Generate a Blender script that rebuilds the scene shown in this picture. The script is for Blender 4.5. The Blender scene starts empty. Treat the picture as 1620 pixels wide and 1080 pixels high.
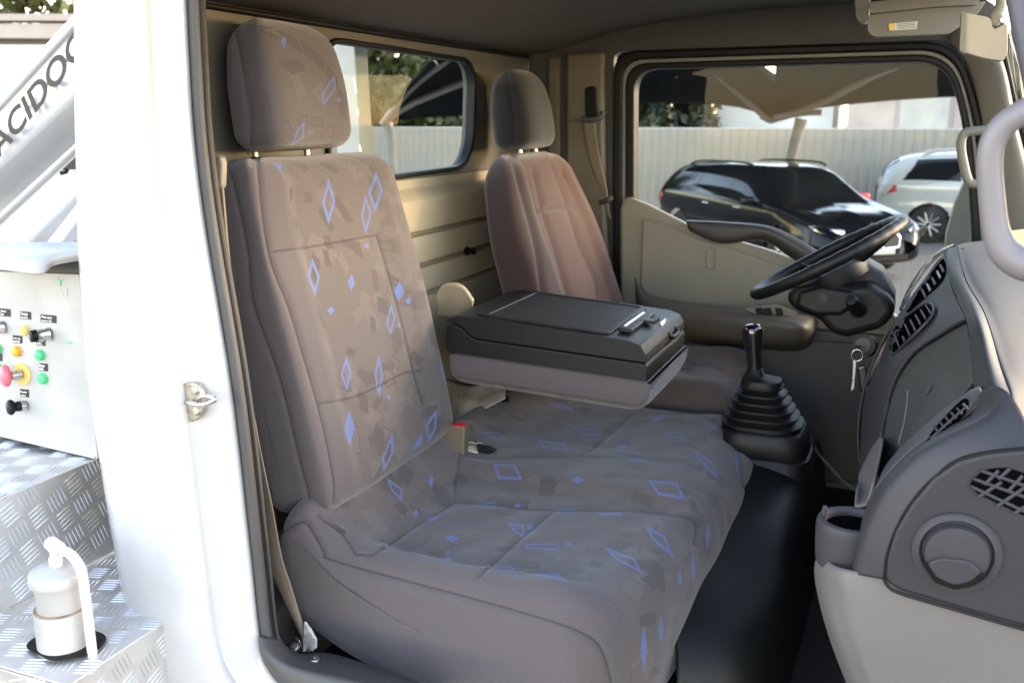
import bpy, bmesh, math, random
import numpy as np
from mathutils import Vector, Matrix
random.seed(7); RNG = np.random.RandomState(5)
S = bpy.context.scene; COL = S.collection

# ------------------------------------------------------------ camera
YAW, PIT, FPX, CAMH = math.radians(22.4), math.radians(13.0), 1513.0, 2.1
Fv = np.array([-math.sin(YAW)*math.cos(PIT), math.cos(YAW)*math.cos(PIT), -math.sin(PIT)])
Rv = np.array([math.cos(YAW), math.sin(YAW), 0.0]); Uv = np.cross(Rv, Fv); CAM = np.array([0, 0, CAMH])
cam = bpy.data.objects.new('camera', bpy.data.cameras.new('camera')); COL.objects.link(cam)
cam.matrix_world = Matrix(((Rv[0], Uv[0], -Fv[0], 0), (Rv[1], Uv[1], -Fv[1], 0), (Rv[2], Uv[2], -Fv[2], CAMH), (0, 0, 0, 1)))
cam.data.sensor_width = 36; cam.data.lens = 36*FPX/1620
cam.data.clip_start = .02; cam.data.clip_end = 600
cam.data.dof.use_dof = True; cam.data.dof.focus_distance = 1.62; cam.data.dof.aperture_fstop = 6.5
S.camera = cam
# ------------------------------------------------------------ sky and sun
SUN_AZ, SUN_EL = math.radians(32), math.radians(16)     # azimuth measured from +X (truck front) towards +Y (driver side)
w = bpy.data.worlds.new('World'); S.world = w; w.use_nodes = True
nt = w.node_tree; nt.nodes.clear()
sky = nt.nodes.new('ShaderNodeTexSky'); sky.sky_type = 'NISHITA'; sky.sun_disc = False
sky.sun_elevation = SUN_EL; sky.sun_rotation = math.pi/2 - SUN_AZ
sky.dust_density = .3; sky.air_density = 1.0; sky.ozone_density = 0
bg = nt.nodes.new('ShaderNodeBackground'); bg.inputs[1].default_value = .15
ow = nt.nodes.new('ShaderNodeOutputWorld'); nt.links.new(sky.outputs[0], bg.inputs[0]); nt.links.new(bg.outputs[0], ow.inputs[0])
sl = bpy.data.lights.new('sun', 'SUN'); sl.energy = .5; sl.angle = math.radians(14); sl.color = (1, .80, .56)
so = bpy.data.objects.new('sun', sl); COL.objects.link(so)
sd = Vector((math.cos(SUN_AZ)*math.cos(SUN_EL), math.sin(SUN_AZ)*math.cos(SUN_EL), math.sin(SUN_EL)))
so.rotation_euler = sd.to_track_quat('Z', 'Y').to_euler()
S.view_settings.view_transform = 'Standard'; S.view_settings.look = 'None'
S.view_settings.use_white_balance = True; S.view_settings.white_balance_temperature = 7300; S.view_settings.white_balance_tint = 22
S.view_settings.exposure = 3.32; S.view_settings.gamma = 1; S.view_settings.use_curve_mapping = False

# ------------------------------------------------------------ helpers
def ray(px, py): return Fv*FPX + Rv*(px-810) - Uv*(py-540)
def PX(px, py, v): d = ray(px, py); return CAM + d*(v/d[0])
def PY(px, py, v): d = ray(px, py); return CAM + d*(v/d[1])
def PZ(px, py, v): d = ray(px, py); return CAM + d*((v-CAMH)/d[2])
def prj(V):
    q = np.asarray(V) - CAM; z = np.maximum(q@Fv, 1e-3)
    return np.stack([810 + FPX*(q@Rv)/z, 540 - FPX*(q@Uv)/z], -1)
def sm(a, b, x):
    t = np.clip((x-a)/(b-a), 0, 1); return t*t*(3-2*t)
def cr(P, n, closed=False):
    """Catmull-Rom resample, n samples evenly by index"""
    P = np.asarray(P, float); m = len(P)
    T = np.linspace(0, m if closed else m-1, n, endpoint=not closed)
    i = np.floor(T).astype(int)
    if not closed: i = np.minimum(i, m-2)
    t = (T-i)[:, None]
    g = (lambda k: P[(i+k) % m]) if closed else (lambda k: P[np.clip(i+k, 0, m-1)])
    a, b, c, d = g(-1), g(0), g(1), g(2)
    return .5*((2*b) + (-a+c)*t + (2*a-5*b+4*c-d)*t*t + (-a+3*b-3*c+d)*t**3)
def even(P, n, closed=False):
    """resample evenly by arc length"""
    P = np.asarray(P, float)
    Q = np.vstack([P, P[:1]]) if closed else P
    s = np.concatenate([[0], np.cumsum(np.linalg.norm(np.diff(Q, axis=0), axis=1))])
    t = np.linspace(0, s[-1], n, endpoint=not closed)
    return np.stack([np.interp(t, s, Q[:, k]) for k in range(Q.shape[1])], -1)

def link(name, me, parent=None):
    o = bpy.data.objects.new(name, me); COL.objects.link(o)
    if parent: o.parent = parent
    return o
def tag(o, label=None, cat=None, group=None, kind=None):
    if label: o['label'] = label
    if cat: o['category'] = cat
    if group: o['group'] = group
    if kind: o['kind'] = kind
    return o
def thing(name, label, cat, group=None, loc=(0, 0, 0)):
    o = bpy.data.objects.new(name, None); COL.objects.link(o); o.location = loc; o.empty_display_size = .1
    return tag(o, label, cat, group)
def mesh(name, V, Fc, mat, parent=None, smooth=True, bevel=0, seg=3, sub=0, solid=0, loc=None, ang=35):
    me = bpy.data.meshes.new(name)
    V = np.asarray(V, float)
    if parent is not None: V = V - np.array(parent_world(parent))
    me.from_pydata([tuple(v) for v in V], [], [tuple(int(i) for i in f) for f in Fc])
    bm = bmesh.new(); bm.from_mesh(me); bmesh.ops.remove_doubles(bm, verts=bm.verts, dist=1e-5)
    if not solid: bmesh.ops.recalc_face_normals(bm, faces=bm.faces)
    bm.to_mesh(me); bm.free()
    me.materials.append(mat)
    o = link(name, me, parent)
    if solid:
        m = o.modifiers.new('solid', 'SOLIDIFY'); m.thickness = solid; m.offset = 0
    if bevel:
        m = o.modifiers.new('bevel', 'BEVEL'); m.width = bevel; m.segments = seg; m.limit_method = 'ANGLE'; m.angle_limit = math.radians(ang)
        m.harden_normals = False
    if sub:
        m = o.modifiers.new('sub', 'SUBSURF'); m.levels = m.render_levels = sub
    if smooth:
        me.polygons.foreach_set('use_smooth', [True]*len(me.polygons))
        if not sub:
            try: me.set_sharp_from_angle(angle=math.radians(50))
            except Exception: pass
    return o
def parent_world(p):
    t = Vector((0, 0, 0))
    while p is not None: t += p.location; p = p.parent
    return t
def prism(name, P, vec, mat, parent=None, bevel=.003, seg=3, smooth=True, ang=35):
    P = np.asarray(P, float); n = len(P); V = np.vstack([P, P+np.asarray(vec, float)])
    Fc = [list(range(n)), list(range(2*n-1, n-1, -1))] + [[i, (i+1) % n, (i+1) % n+n, i+n] for i in range(n)]
    return mesh(name, V, Fc, mat, parent, smooth, bevel, seg, ang=ang)
def pxprism(name, pts, Y0, Y1, mat, parent=None, curve=0, **k):
    P = np.array([PY(x, y, Y0) for x, y in pts])
    if curve: P = cr(P, curve, True)
    return prism(name, P, (0, Y1-Y0, 0), mat, parent, **k)
def box(name, c, d, mat, parent=None, bevel=.003, rot=None, seg=3):
    c = np.array(c, float); h = np.array(d, float)/2
    V = np.array([[x, y, z] for x in (-1, 1) for y in (-1, 1) for z in (-1, 1)])*h
    if rot is not None: V = V@np.array(rot.to_3x3()).T
    return mesh(name, V+c, [[0, 1, 3, 2], [4, 6, 7, 5], [0, 4, 5, 1], [2, 3, 7, 6], [0, 2, 6, 4], [1, 5, 7, 3]], mat, parent, True, bevel, seg)
def tube(name, P, r, mat, parent=None, closed=False, seg=10, n=None, flat=1.0, up=None):
    P = np.asarray(P, float)
    if n: P = cr(P, n, closed)
    m = len(P); rr = np.broadcast_to(np.asarray(r, float), (len(r),) if np.ndim(r) else (m,))
    if len(rr) != m: rr = np.interp(np.linspace(0, 1, m), np.linspace(0, 1, len(rr)), rr)
    T = (np.roll(P, -1, 0)-np.roll(P, 1, 0)) if closed else np.gradient(P, axis=0)
    T /= np.linalg.norm(T, axis=1)[:, None]+1e-12
    u = np.array(up if up is not None else (0.12, .2, 1), float); V = []
    for i in range(m):
        b = u - T[i]*(u@T[i]); b /= np.linalg.norm(b)+1e-12
        if up is None: u = b
        c = np.cross(T[i], b)
        for k in range(seg):
            a = 2*math.pi*k/seg
            V.append(P[i] + rr[i]*(math.cos(a)*b + flat*math.sin(a)*c))
    Fc = []
    for i in range(m if closed else m-1):
        j = (i+1) % m
        for k in range(seg):
            l = (k+1) % seg; Fc.append([i*seg+k, i*seg+l, j*seg+l, j*seg+k])
    if not closed: Fc += [list(range(seg)), list(range(m*seg-1, (m-1)*seg-1, -1))]
    return mesh(name, V, Fc, mat, parent)
def lathe(name, prof, c, axis, mat, parent=None, seg=28, sx=1.0):
    """prof list of (radius, height) along axis"""
    a = Vector(axis).normalized(); q = a.to_track_quat('Z', 'Y').to_matrix(); V = []; n = len(prof)
    for r, h in prof:
        for k in range(seg):
            t = 2*math.pi*k/seg; V.append(np.array(q@Vector((r*math.cos(t)*sx, r*math.sin(t), h)))+np.array(c))
    Fc = [[i*seg+k, i*seg+(k+1) % seg, (i+1)*seg+(k+1) % seg, (i+1)*seg+k] for i in range(n-1) for k in range(seg)]
    Fc += [list(range(seg)), list(range(n*seg-1, (n-1)*seg-1, -1))]
    return mesh(name, V, Fc, mat, parent)
def patch(name, curves, nu, nv, mat, parent=None, solid=.004, sub=0):
    """smooth surface through curves; every curve is a list of 3-D points"""
    A = np.array([even(cr(c, 60), nu) for c in curves])
    B = np.array([cr(A[:, j], nv) for j in range(nu)])      # nu x nv x 3
    V = B.reshape(-1, 3)
    Fc = [[i*nv+j, (i+1)*nv+j, (i+1)*nv+j+1, i*nv+j+1] for i in range(nu-1) for j in range(nv-1)]
    return mesh(name, V, Fc, mat, parent, solid=solid)
def surf_pt(o, px, py, off=.002):
    V = np.array([v.co[:] for v in o.data.vertices])+np.array(parent_world(o.parent)) if o.parent else np.array([v.co[:] for v in o.data.vertices])
    if o.name not in SC_: SC_[o.name] = (V, prj(V))
    V, P = SC_[o.name]; d = np.linalg.norm(P-np.array([px, py]), axis=1); k = np.argsort(d)[:9]
    A = np.column_stack([np.ones(9), P[k, 0]-px, P[k, 1]-py]); inv = 1/((V[k]-CAM)@Fv); inv0 = np.clip(np.linalg.lstsq(A, inv, rcond=None)[0][0], inv[:4].min(), inv[:4].max()); depth = 1/inv0
    r = ray(px, py); p = CAM+r*(depth/FPX)
    return p-r/np.linalg.norm(r)*off
SC_ = {}
def decal(name, pts, o, off, mat, parent, n=48, rings=7, solid=.002):
    P = cr(np.array(pts, float), n, True); c = P.mean(0); V = [surf_pt(o, c[0], c[1], off)]; Fc = []
    for i in range(1, rings+1): V += [surf_pt(o, *(c+(p-c)*i/rings), off) for p in P]
    for j in range(n): Fc.append([0, 1+j, 1+(j+1) % n])
    for i in range(rings-1):
        for j in range(n): a = 1+i*n; Fc.append([a+j, a+n+j, a+n+(j+1) % n, a+(j+1) % n])
    return mesh(name, V, Fc, mat, parent, solid=solid)
def C(*p): return [PY(*q) for q in p]
def ring_plate(name, O, I, vec, mat, parent=None, bevel=.002):
    O = np.asarray(O); I = np.asarray(I); n = len(O); v = np.asarray(vec, float)
    V = np.vstack([O, I, O+v, I+v]); Fc = []
    for i in range(n):
        j = (i+1) % n
        Fc += [[i, j, n+j, n+i], [2*n+i, 3*n+i, 3*n+j, 2*n+j], [i, 2*n+i, 2*n+j, j], [n+i, n+j, 3*n+j, 3*n+i]]
    return mesh(name, V, Fc, mat, parent, bevel=bevel)
def rrect(pts, r, n=7):
    """round the corners of a closed 2-D/3-D polygon with radius r (list or number)"""
    P = np.asarray(pts, float); m = len(P); out = []
    rr = [r]*m if np.ndim(r) == 0 else r
    for i in range(m):
        a, b, c = P[i-1], P[i], P[(i+1) % m]
        u = (a-b); lu = np.linalg.norm(u); u = u/lu; v = (c-b); lv = np.linalg.norm(v); v = v/lv
        d = min(rr[i], lu*.48, lv*.48)
        for k in range(n):
            t = k/(n-1); out.append((1-t)**2*(b+u*d) + 2*t*(1-t)*b + t*t*(b+v*d))
    return np.array(out)
def text(name, s, o, ex, ey, h, mat, parent=None, sx=1.0, font=None, shear=0, ext=.0008, align='LEFT', bold=0, ortho=True):
    cu = bpy.data.curves.new('t', 'FONT'); cu.body = s; cu.size = 1; cu.extrude = 0; cu.align_x = align; cu.shear = shear; cu.offset = bold
    t = bpy.data.objects.new('t', cu); COL.objects.link(t)
    bpy.context.view_layer.update()
    me = bpy.data.meshes.new_from_object(t.evaluated_get(bpy.context.evaluated_depsgraph_get()))
    bpy.data.objects.remove(t); bpy.data.curves.remove(cu)
    ex = np.array(ex, float); ex /= np.linalg.norm(ex); ey = np.array(ey, float); ey = ey if ortho is False else ey-ex*(ex@ey); ey /= np.linalg.norm(ey)
    V = [np.array(o)+h*(v.co.x*sx*ex+v.co.y*ey) for v in me.vertices]
    Fc = [list(p.vertices) for p in me.polygons]
    bpy.data.meshes.remove(me)
    ob = mesh(name, V, Fc, mat, parent, smooth=False, solid=ext)
    return ob

# ------------------------------------------------------------ materials
def mat(name, col, rough=.6, metal=0, bump=0, bscale=300, var=.12, vscale=6, spec=.5, coat=0, col2=None, sheen=0):
    m = bpy.data.materials.new(name); m.use_nodes = True; t = m.node_tree; b = t.nodes['Principled BSDF']
    N = t.nodes.new; L = t.links.new
    tc = N('ShaderNodeTexCoord')
    nz = N('ShaderNodeTexNoise'); nz.inputs['Scale'].default_value = vscale; nz.inputs['Detail'].default_value = 6; L(tc.outputs['Object'], nz.inputs['Vector'])
    mx = N('ShaderNodeMix'); mx.data_type = 'RGBA'; c = np.array(col)
    mx.inputs[6].default_value = (*np.clip(c*(1-var), 0, 1), 1); mx.inputs[7].default_value = (*np.clip(np.array(col2) if col2 else c*(1+var), 0, 1), 1)
    rp = N('ShaderNodeMapRange'); rp.inputs[1].default_value = .35; rp.inputs[2].default_value = .65; L(nz.outputs[0], rp.inputs[0]); L(rp.outputs[0], mx.inputs[0])
    L(mx.outputs[2], b.inputs['Base Color'])
    b.inputs['Roughness'].default_value = rough; b.inputs['Metallic'].default_value = metal
    b.inputs['Specular IOR Level'].default_value = spec; b.inputs['Coat Weight'].default_value = coat
    if sheen: b.inputs['Sheen Weight'].default_value = sheen
    rr = N('ShaderNodeMapRange'); rr.inputs[3].default_value = max(rough-.07, .02); rr.inputs[4].default_value = min(rough+.08, 1)
    L(nz.outputs[0], rr.inputs[0]); L(rr.outputs[0], b.inputs['Roughness'])
    if bump:
        n2 = N('ShaderNodeTexNoise'); n2.inputs['Scale'].default_value = bscale; n2.inputs['Detail'].default_value = 3; L(tc.outputs['Object'], n2.inputs['Vector'])
        bp = N('ShaderNodeBump'); bp.inputs['Strength'].default_value = bump; bp.inputs['Distance'].default_value = .001
        L(n2.outputs[0], bp.inputs['Height']); L(bp.outputs[0], b.inputs['Normal'])
    return m
def fabric(name, base=(.096, .079, .075), plain=(.088, .074, .076), blue=(.088, .128, .295), pattern=True):
    m = bpy.data.materials.new(name); m.use_nodes = True; t = m.node_tree; b = t.nodes['Principled BSDF']
    N = t.nodes.new; L = t.links.new
    def attr(a): n = N('ShaderNodeAttribute'); n.attribute_name = a; return n.outputs['Fac']
    def math_(op, a, c=None, clamp=False):
        n = N('ShaderNodeMath'); n.operation = op; n.use_clamp = clamp
        for i, x in enumerate((a, c)):
            if x is None: continue
            if hasattr(x, 'links'): L(x, n.inputs[i])
            else: n.inputs[i].default_value = x
        return n.outputs[0]
    def mix(f, a, c):
        n = N('ShaderNodeMix'); n.data_type = 'RGBA'
        if hasattr(f, 'links'): L(f, n.inputs[0])
        else: n.inputs[0].default_value = f
        for i, x in ((6, a), (7, c)):
            if hasattr(x, 'links'): L(x, n.inputs[i])
            else: n.inputs[i].default_value = (*x, 1)
        return n.outputs[2]
    uv = N('ShaderNodeUVMap').outputs[0]
    def wave(sc, rotz, dist=0):
        mp = N('ShaderNodeMapping'); mp.inputs['Rotation'].default_value = (0, 0, rotz); L(uv, mp.inputs[0])
        wv = N('ShaderNodeTexWave'); wv.inputs['Scale'].default_value = sc; wv.inputs['Distortion'].default_value = dist; wv.inputs['Detail'].default_value = 1; L(mp.outputs[0], wv.inputs[0]); return wv.outputs['Fac']
    w1 = wave(125, .6, .4); w2 = wave(125, 2.1, .4); wv = math_('MULTIPLY', w1, w2)
    nz = N('ShaderNodeTexNoise'); nz.inputs['Scale'].default_value = 420; L(uv, nz.inputs['Vector'])
    nl = N('ShaderNodeTexNoise'); nl.inputs['Scale'].default_value = 9; nl.inputs['Detail'].default_value = 5; L(uv, nl.inputs['Vector'])
    A = np.array
    col = mix(nl.outputs[0], tuple(A(base)*.93), tuple(A(base)*1.07))
    jit = math_('MULTIPLY', math_('SUBTRACT', nz.outputs[0], .5), 3.0)
    if pattern:
        stripes = wave(110, .35, .3)
        lightc = mix(stripes, tuple(A(base)*1.0), tuple(A(base)*1.36))
        col = mix(math_('MULTIPLY', math_('ADD', attr('lite'), math_('MULTIPLY', jit, .2)), 1.0, True), col, lightc)
        col = mix(math_('MULTIPLY', math_('ADD', attr('dark'), math_('MULTIPLY', jit, .2)), .9, True), col, tuple(A(base)*.75))
        bl = mix(wave(120, 1.2, .5), tuple(A(blue)*.8), tuple(A(blue)*1.25))
        col = mix(math_('MULTIPLY', math_('ADD', attr('blue'), math_('ADD', .35, math_('MULTIPLY', jit, .55))), 1.0, True), col, mix(.14, bl, col))
    col = mix(attr('plain'), col, plain)
    grain = math_('ADD', math_('MULTIPLY', wv, .6), .82)
    g2 = math_('MULTIPLY', grain, math_('ADD', math_('MULTIPLY', nz.outputs[0], .7), .65))
    sf = math_('SUBTRACT', 1.0, math_('MULTIPLY', math_('SUBTRACT', 1.0, math_('DIVIDE', attr('seamd'), 3.2), True), .55))  # crease shade painted into the cloth colour along the seams
    mm = N('ShaderNodeVectorMath'); mm.operation = 'SCALE'; L(col, mm.inputs[0]); L(math_('MULTIPLY', g2, sf), mm.inputs[3])
    L(mm.outputs[0], b.inputs['Base Color'])
    b.inputs['Roughness'].default_value = .92; b.inputs['Specular IOR Level'].default_value = .2
    b.inputs['Sheen Weight'].default_value = .25; b.inputs['Sheen Roughness'].default_value = .5
    bp = N('ShaderNodeBump'); bp.inputs['Strength'].default_value = .35; bp.inputs['Distance'].default_value = .0008
    L(math_('ADD', wv, nz.outputs[0]), bp.inputs['Height']); L(bp.outputs[0], b.inputs['Normal'])
    return m
def glassy(name, tint=(.9, .95, .93), refl=1.0):
    m = bpy.data.materials.new(name); m.use_nodes = True; t = m.node_tree; t.nodes.clear()
    N = t.nodes.new; L = t.links.new
    o = N('ShaderNodeOutputMaterial'); mx = N('ShaderNodeMixShader'); tr = N('ShaderNodeBsdfTransparent'); gl = N('ShaderNodeBsdfGlossy')
    tr.inputs[0].default_value = (*tint, 1); gl.inputs['Roughness'].default_value = .01
    fr = N('ShaderNodeLayerWeight'); fr.inputs[0].default_value = .5
    pw = N('ShaderNodeMath'); pw.operation = 'POWER'; pw.inputs[1].default_value = 5; L(fr.outputs['Facing'], pw.inputs[0])
    ml = N('ShaderNodeMath'); ml.operation = 'MULTIPLY_ADD'; ml.inputs[1].default_value = .9*refl; ml.inputs[2].default_value = .045*refl; L(pw.outputs[0], ml.inputs[0])
    nz = N('ShaderNodeTexNoise'); nz.inputs['Scale'].default_value = 8; nz.inputs['Detail'].default_value = 6
    df = N('ShaderNodeBsdfDiffuse'); df.inputs[0].default_value = (.6, .6, .58, 1)
    m2 = N('ShaderNodeMixShader'); mr = N('ShaderNodeMapRange'); mr.inputs[1].default_value = .45; mr.inputs[2].default_value = .8; mr.inputs[4].default_value = .01
    L(nz.outputs[0], mr.inputs[0]); L(mr.outputs[0], m2.inputs[0])
    L(ml.outputs[0], mx.inputs[0]); L(tr.outputs[0], mx.inputs[1]); L(gl.outputs[0], mx.inputs[2])
    L(mx.outputs[0], m2.inputs[1]); L(df.outputs[0], m2.inputs[2]); L(m2.outputs[0], o.inputs[0])
    return m
M = {}
M['fab'] = fabric('patterned_fabric'); M['fabd'] = fabric('driver_cover_fabric', base=(.060, .0255, .0175), plain=(.034, .021, .0205), pattern=False)
M['fabp'] = fabric('plain_fabric', pattern=False)
M['white'] = mat('white_paint', (.56, .56, .55), .24, var=.02, vscale=3, coat=.6)
M['wdirty'] = mat('worn_white_paint', (.36, .355, .34), .4, var=.08, vscale=14, bump=.1, bscale=90)
M['beige'] = mat('beige_plastic', (.19, .165, .12), .5, var=.06, bump=.25, bscale=900)
M['beigeg'] = mat('grey_beige_plastic', (.17, .16, .138), .5, var=.05, bump=.25, bscale=900)
M['liner'] = mat('headliner', (.105, .098, .088), .95, var=.06, bump=.3, bscale=700, spec=.1)
M['wallu'] = mat('rear_wall_upper_shaded', (.085, .078, .064), .55, var=.06, bump=.2, bscale=600)  # wall plastic darkened to hold the shade under the roof
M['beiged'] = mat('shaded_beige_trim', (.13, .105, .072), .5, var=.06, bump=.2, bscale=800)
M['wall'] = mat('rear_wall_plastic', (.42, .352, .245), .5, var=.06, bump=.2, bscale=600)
M['trimd'] = mat('dark_pillar_trim', (.055, .053, .050), .6, var=.08, bump=.2, bscale=700)
M['rub'] = mat('black_rubber', (.004, .004, .004), .5, spec=.25, var=.2, bump=.1, bscale=300)
M['rubg'] = mat('grey_rubber', (.045, .043, .043), .6, var=.15, bump=.2, bscale=400)
M['blk'] = mat('black_plastic', (.0052, .0054, .0056), .48, var=.12, bump=.35, bscale=1200, spec=.32)
M['blkg'] = mat('gloss_black', (.006, .006, .006), .08, var=.1, coat=1)
M['vinyl'] = mat('black_vinyl', (.0035, .0043, .0043), .47, spec=.3, var=.15, bump=.3, bscale=700)
M['dash'] = mat('dash_grey', (.021, .020, .025), .6, var=.06, bump=.4, bscale=1100)
M['dashl'] = mat('dash_light_grey', (.056, .053, .052), .7, var=.04, bump=.4, bscale=1100)
M['glove'] = mat('glovebox_texture', (.034, .036, .036), .55, var=.06, bump=.3, bscale=500)
_t = M['glove'].node_tree; _w = _t.nodes.new('ShaderNodeTexWave'); _w.inputs['Scale'].default_value = 90; _w.bands_direction = 'DIAGONAL'
_tc = _t.nodes.new('ShaderNodeTexCoord'); _t.links.new(_tc.outputs['Object'], _w.inputs[0]); _b = [n for n in _t.nodes if n.type == 'BUMP'][0]; _t.links.new(_w.outputs['Fac'], _b.inputs['Height']); _b.inputs['Strength'].default_value = .5
M['hole'] = mat('dark_opening', (.0025, .0025, .0026), 1, spec=.0)  # dead black standing in for the shade inside vents, grille and cup
M['lowb'] = mat('lower_dash_beige', (.103, .093, .088), .6, var=.04, bump=.4, bscale=1000)
M['lilac'] = mat('handle_grey', (.15, .135, .142), .45, var=.04, bump=.2, bscale=900)
M['strap'] = mat('belt_webbing', (.20, .155, .115), .8, var=.06, bump=.6, bscale=900)
M['chrome'] = mat('bright_metal', (.62, .61, .58), .22, metal=1, var=.1, vscale=30)
M['zinc'] = mat('zinc_metal', (.5, .47, .40), .35, metal=1, var=.2, vscale=60)
M['red'] = mat('red_plastic', (.70, .02, .02), .3)
M['pinkred'] = mat('faded_red_plastic', (.75, .12, .16), .4, var=.05)
M['yel'] = mat('yellow_plastic', (.72, .50, .14), .45, var=.05)
M['ora'] = mat('orange_plastic', (.80, .36, .02), .35)
M['grn'] = mat('green_plastic', (.03, .55, .20), .35)
M['blkp'] = mat('black_paint', (.01, .011, .013), .1, var=.1, coat=1)
M['text'] = mat('black_print', (.007, .007, .008), .6)
M['wtext'] = mat('white_print', (.75, .75, .75), .6)
M['greenink'] = mat('green_ink', (.05, .5, .33), .6)
M['glass'] = glassy('window_glass', (.78, .83, .81), .2); M['wind'] = glassy('windscreen_glass', (.93, .96, .95), 1)
M['cglass'] = mat('car_glass', (.006, .009, .011), .04, var=.1, spec=.45)
M['ccglass'] = glassy('clear_car_glass', (.45, .5, .5), 2.2)
M['floorm'] = mat('floor_mat', (.004, .0044, .0046), .8, var=.2, bump=.6, bscale=200)
M['cardseat'] = mat('cream_leather', (.45, .38, .27), .5)
M['tyre'] = mat('tyre_rubber', (.012, .012, .012), .8)
M['alloy'] = mat('alloy', (.28, .28, .28), .3, metal=1, var=.1)
M['tail'] = mat('tail_lamp_red', (.45, .015, .02), .15, coat=1)
M['paper'] = mat('pale_sheet', (.45, .41, .34), .7, var=.2, vscale=20)
M['leafpale'] = mat('green_scrap', (.12, .2, .04), .6)

# ------------------------------------------------------------ seat cloth pattern (where each woven figure lies on the seats)
def q(cx, cy, a, b): return [(cx, cy-b), (cx+a, cy), (cx, cy+b), (cx-a, cy)]
OUT = [[(434,328),(445,368),(429,395),(417,354)], [(520.6,283),(530,318),(520,355),(510,322)], [(595,272),(606,301),(595,335),(583,305)],
 [(579,308),(588,338),(579,370),(571.5,342)], [(654,346),(665,375),(658,392),(648.5,362)], [(494.6,408.5),(506.5,438),(499,467),(487,438)],
 [(619.4,481),(626,502),(618.5,529),(612,511)], [(548,564),(556,589),(550,617),(540,592)], [(599,562),(606,592),(601,630),(592.6,592)],
 [(690.5,647),(690,677),(678,700),(674,672)], [(621.5,685),(622,715),(606,746),(604.5,724)],
 [(529.5,120),(531.6,140.5),(512,168),(510.4,148.6)], [(429,174),(432.6,207.7),(419.6,225),(421.6,195.5)], [(480.7,193),(480,216),(460,232),(470.5,203.6)],
 [(613.6,755.6),(637,773),(635.8,792.6),(620,775)], [(780.5,732.3),(814,734),(826,759),(788,757)], [(1026.4,759),(1069.4,763),(1084,790),(1041,782.7)],
 [(751,793.6),(783,793.6),(784.4,802.5),(755.8,803.5)], [(802.7,826),(827.4,829.6),(831,848),(815,842)], [(834.8,860.7),(881.7,859),(884,867.6),(829,866.7)],
 [(884,804),(911.4,802.5),(913,811),(879,812)], [(955.8,865.7),(1002.7,881.5),(1016.5,905),(978,886.4)], [(1020,831),(1052,847),(1064.4,881.5),(1032,852)],
 [(776.5,896),(810,895),(815,901),(783,904)], [(630,877.5),(662,877.5),(666,888),(635,887)], [(850.6,696),(889,701),(899,712.6),(862,709.6)],
 [(761,683),(790,684),(800,693),(768,691)], [(906,675),(936,679),(949,689),(919,686)], [(1096.5,711),(1126,729),(1136,758),(1111,733)],
 [(1114,665.7),(1141,670),(1148,681.5),(1126,678)], [(1052,681.5),(1077,685),(1082.7,693),(1059.5,691)]]
SOL = [[(426,258),(445,261),(442,280),(434,269)], q(580,389,4,4), q(556,447,5,13), q(524,491,5,6), q(632,514,3,5), q(632,460,7,15), q(646,476,5,6), q(477.6,542.7,7,17),
 q(494,562,5,6), q(700,506,5,20), q(704.6,579,8,24), q(553,677,8,27), [(668,687),(667,702),(652,713),(658.6,698)], [(544,758),(543.6,773),(526.6,796),(529.5,781)],
 q(615.6,628,3,4), q(537,158,3,3), q(416.7,91.6,4,5), q(449,67,4,11), q(388,51,5,8), q(681.7,760.5,4,11), q(658,812,4,6), q(553,839.5,5,14), q(914,759,10,6),
 [(946,808),(982,809),(984.4,815),(948,815)], [(845.7,906),(881.7,906),(897.5,920),(857,918.5)], q(708,884,6,4), q(715,852,10,5), q(684,818,10,5), q(839,832,5,4),
 q(899,859,5,3), q(819,797.5,5,3), q(1006,726,13,4), q(984,706,9,3.5), q(1167,723.5,4,25), q(1096.5,896,4,24), q(1119,847,3,20), q(1045,995,4,22), q(1017.5,1025,5,36),
 q(1075,915,3,14), q(645,600,1,1), [(867,636),(895,641),(909,650),(880,647)], [(736,618),(757,622),(768,630),(744,627)], [(1030,660),(1055,655),(1050,662),(1035,668)]]
def sdf_poly(P, poly):
    """signed distance (positive inside) of points P to a convex polygon"""
    poly = np.asarray(poly, float)
    a = poly; b = np.roll(poly, -1, 0); ar = .5*np.sum(a[:, 0]*b[:, 1]-b[:, 0]*a[:, 1])
    if ar < 0: a, b = b[::-1], a[::-1]
    d = np.full(len(P), 1e9)
    for p, r in zip(a, b):
        e = r-p; n = np.array([-e[1], e[0]])/(np.linalg.norm(e)+1e-9)
        d = np.minimum(d, (P-p)@n)
    return d
def polydist(P, L):
    L = np.asarray(L, float); d = np.full(len(P), 1e9)
    for a, b in zip(L[:-1], L[1:]):
        e = b-a; t = np.clip(((P-a)@e)/(e@e+1e-9), 0, 1); d = np.minimum(d, np.linalg.norm(P-a-t[:, None]*e, axis=1))
    return d
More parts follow.
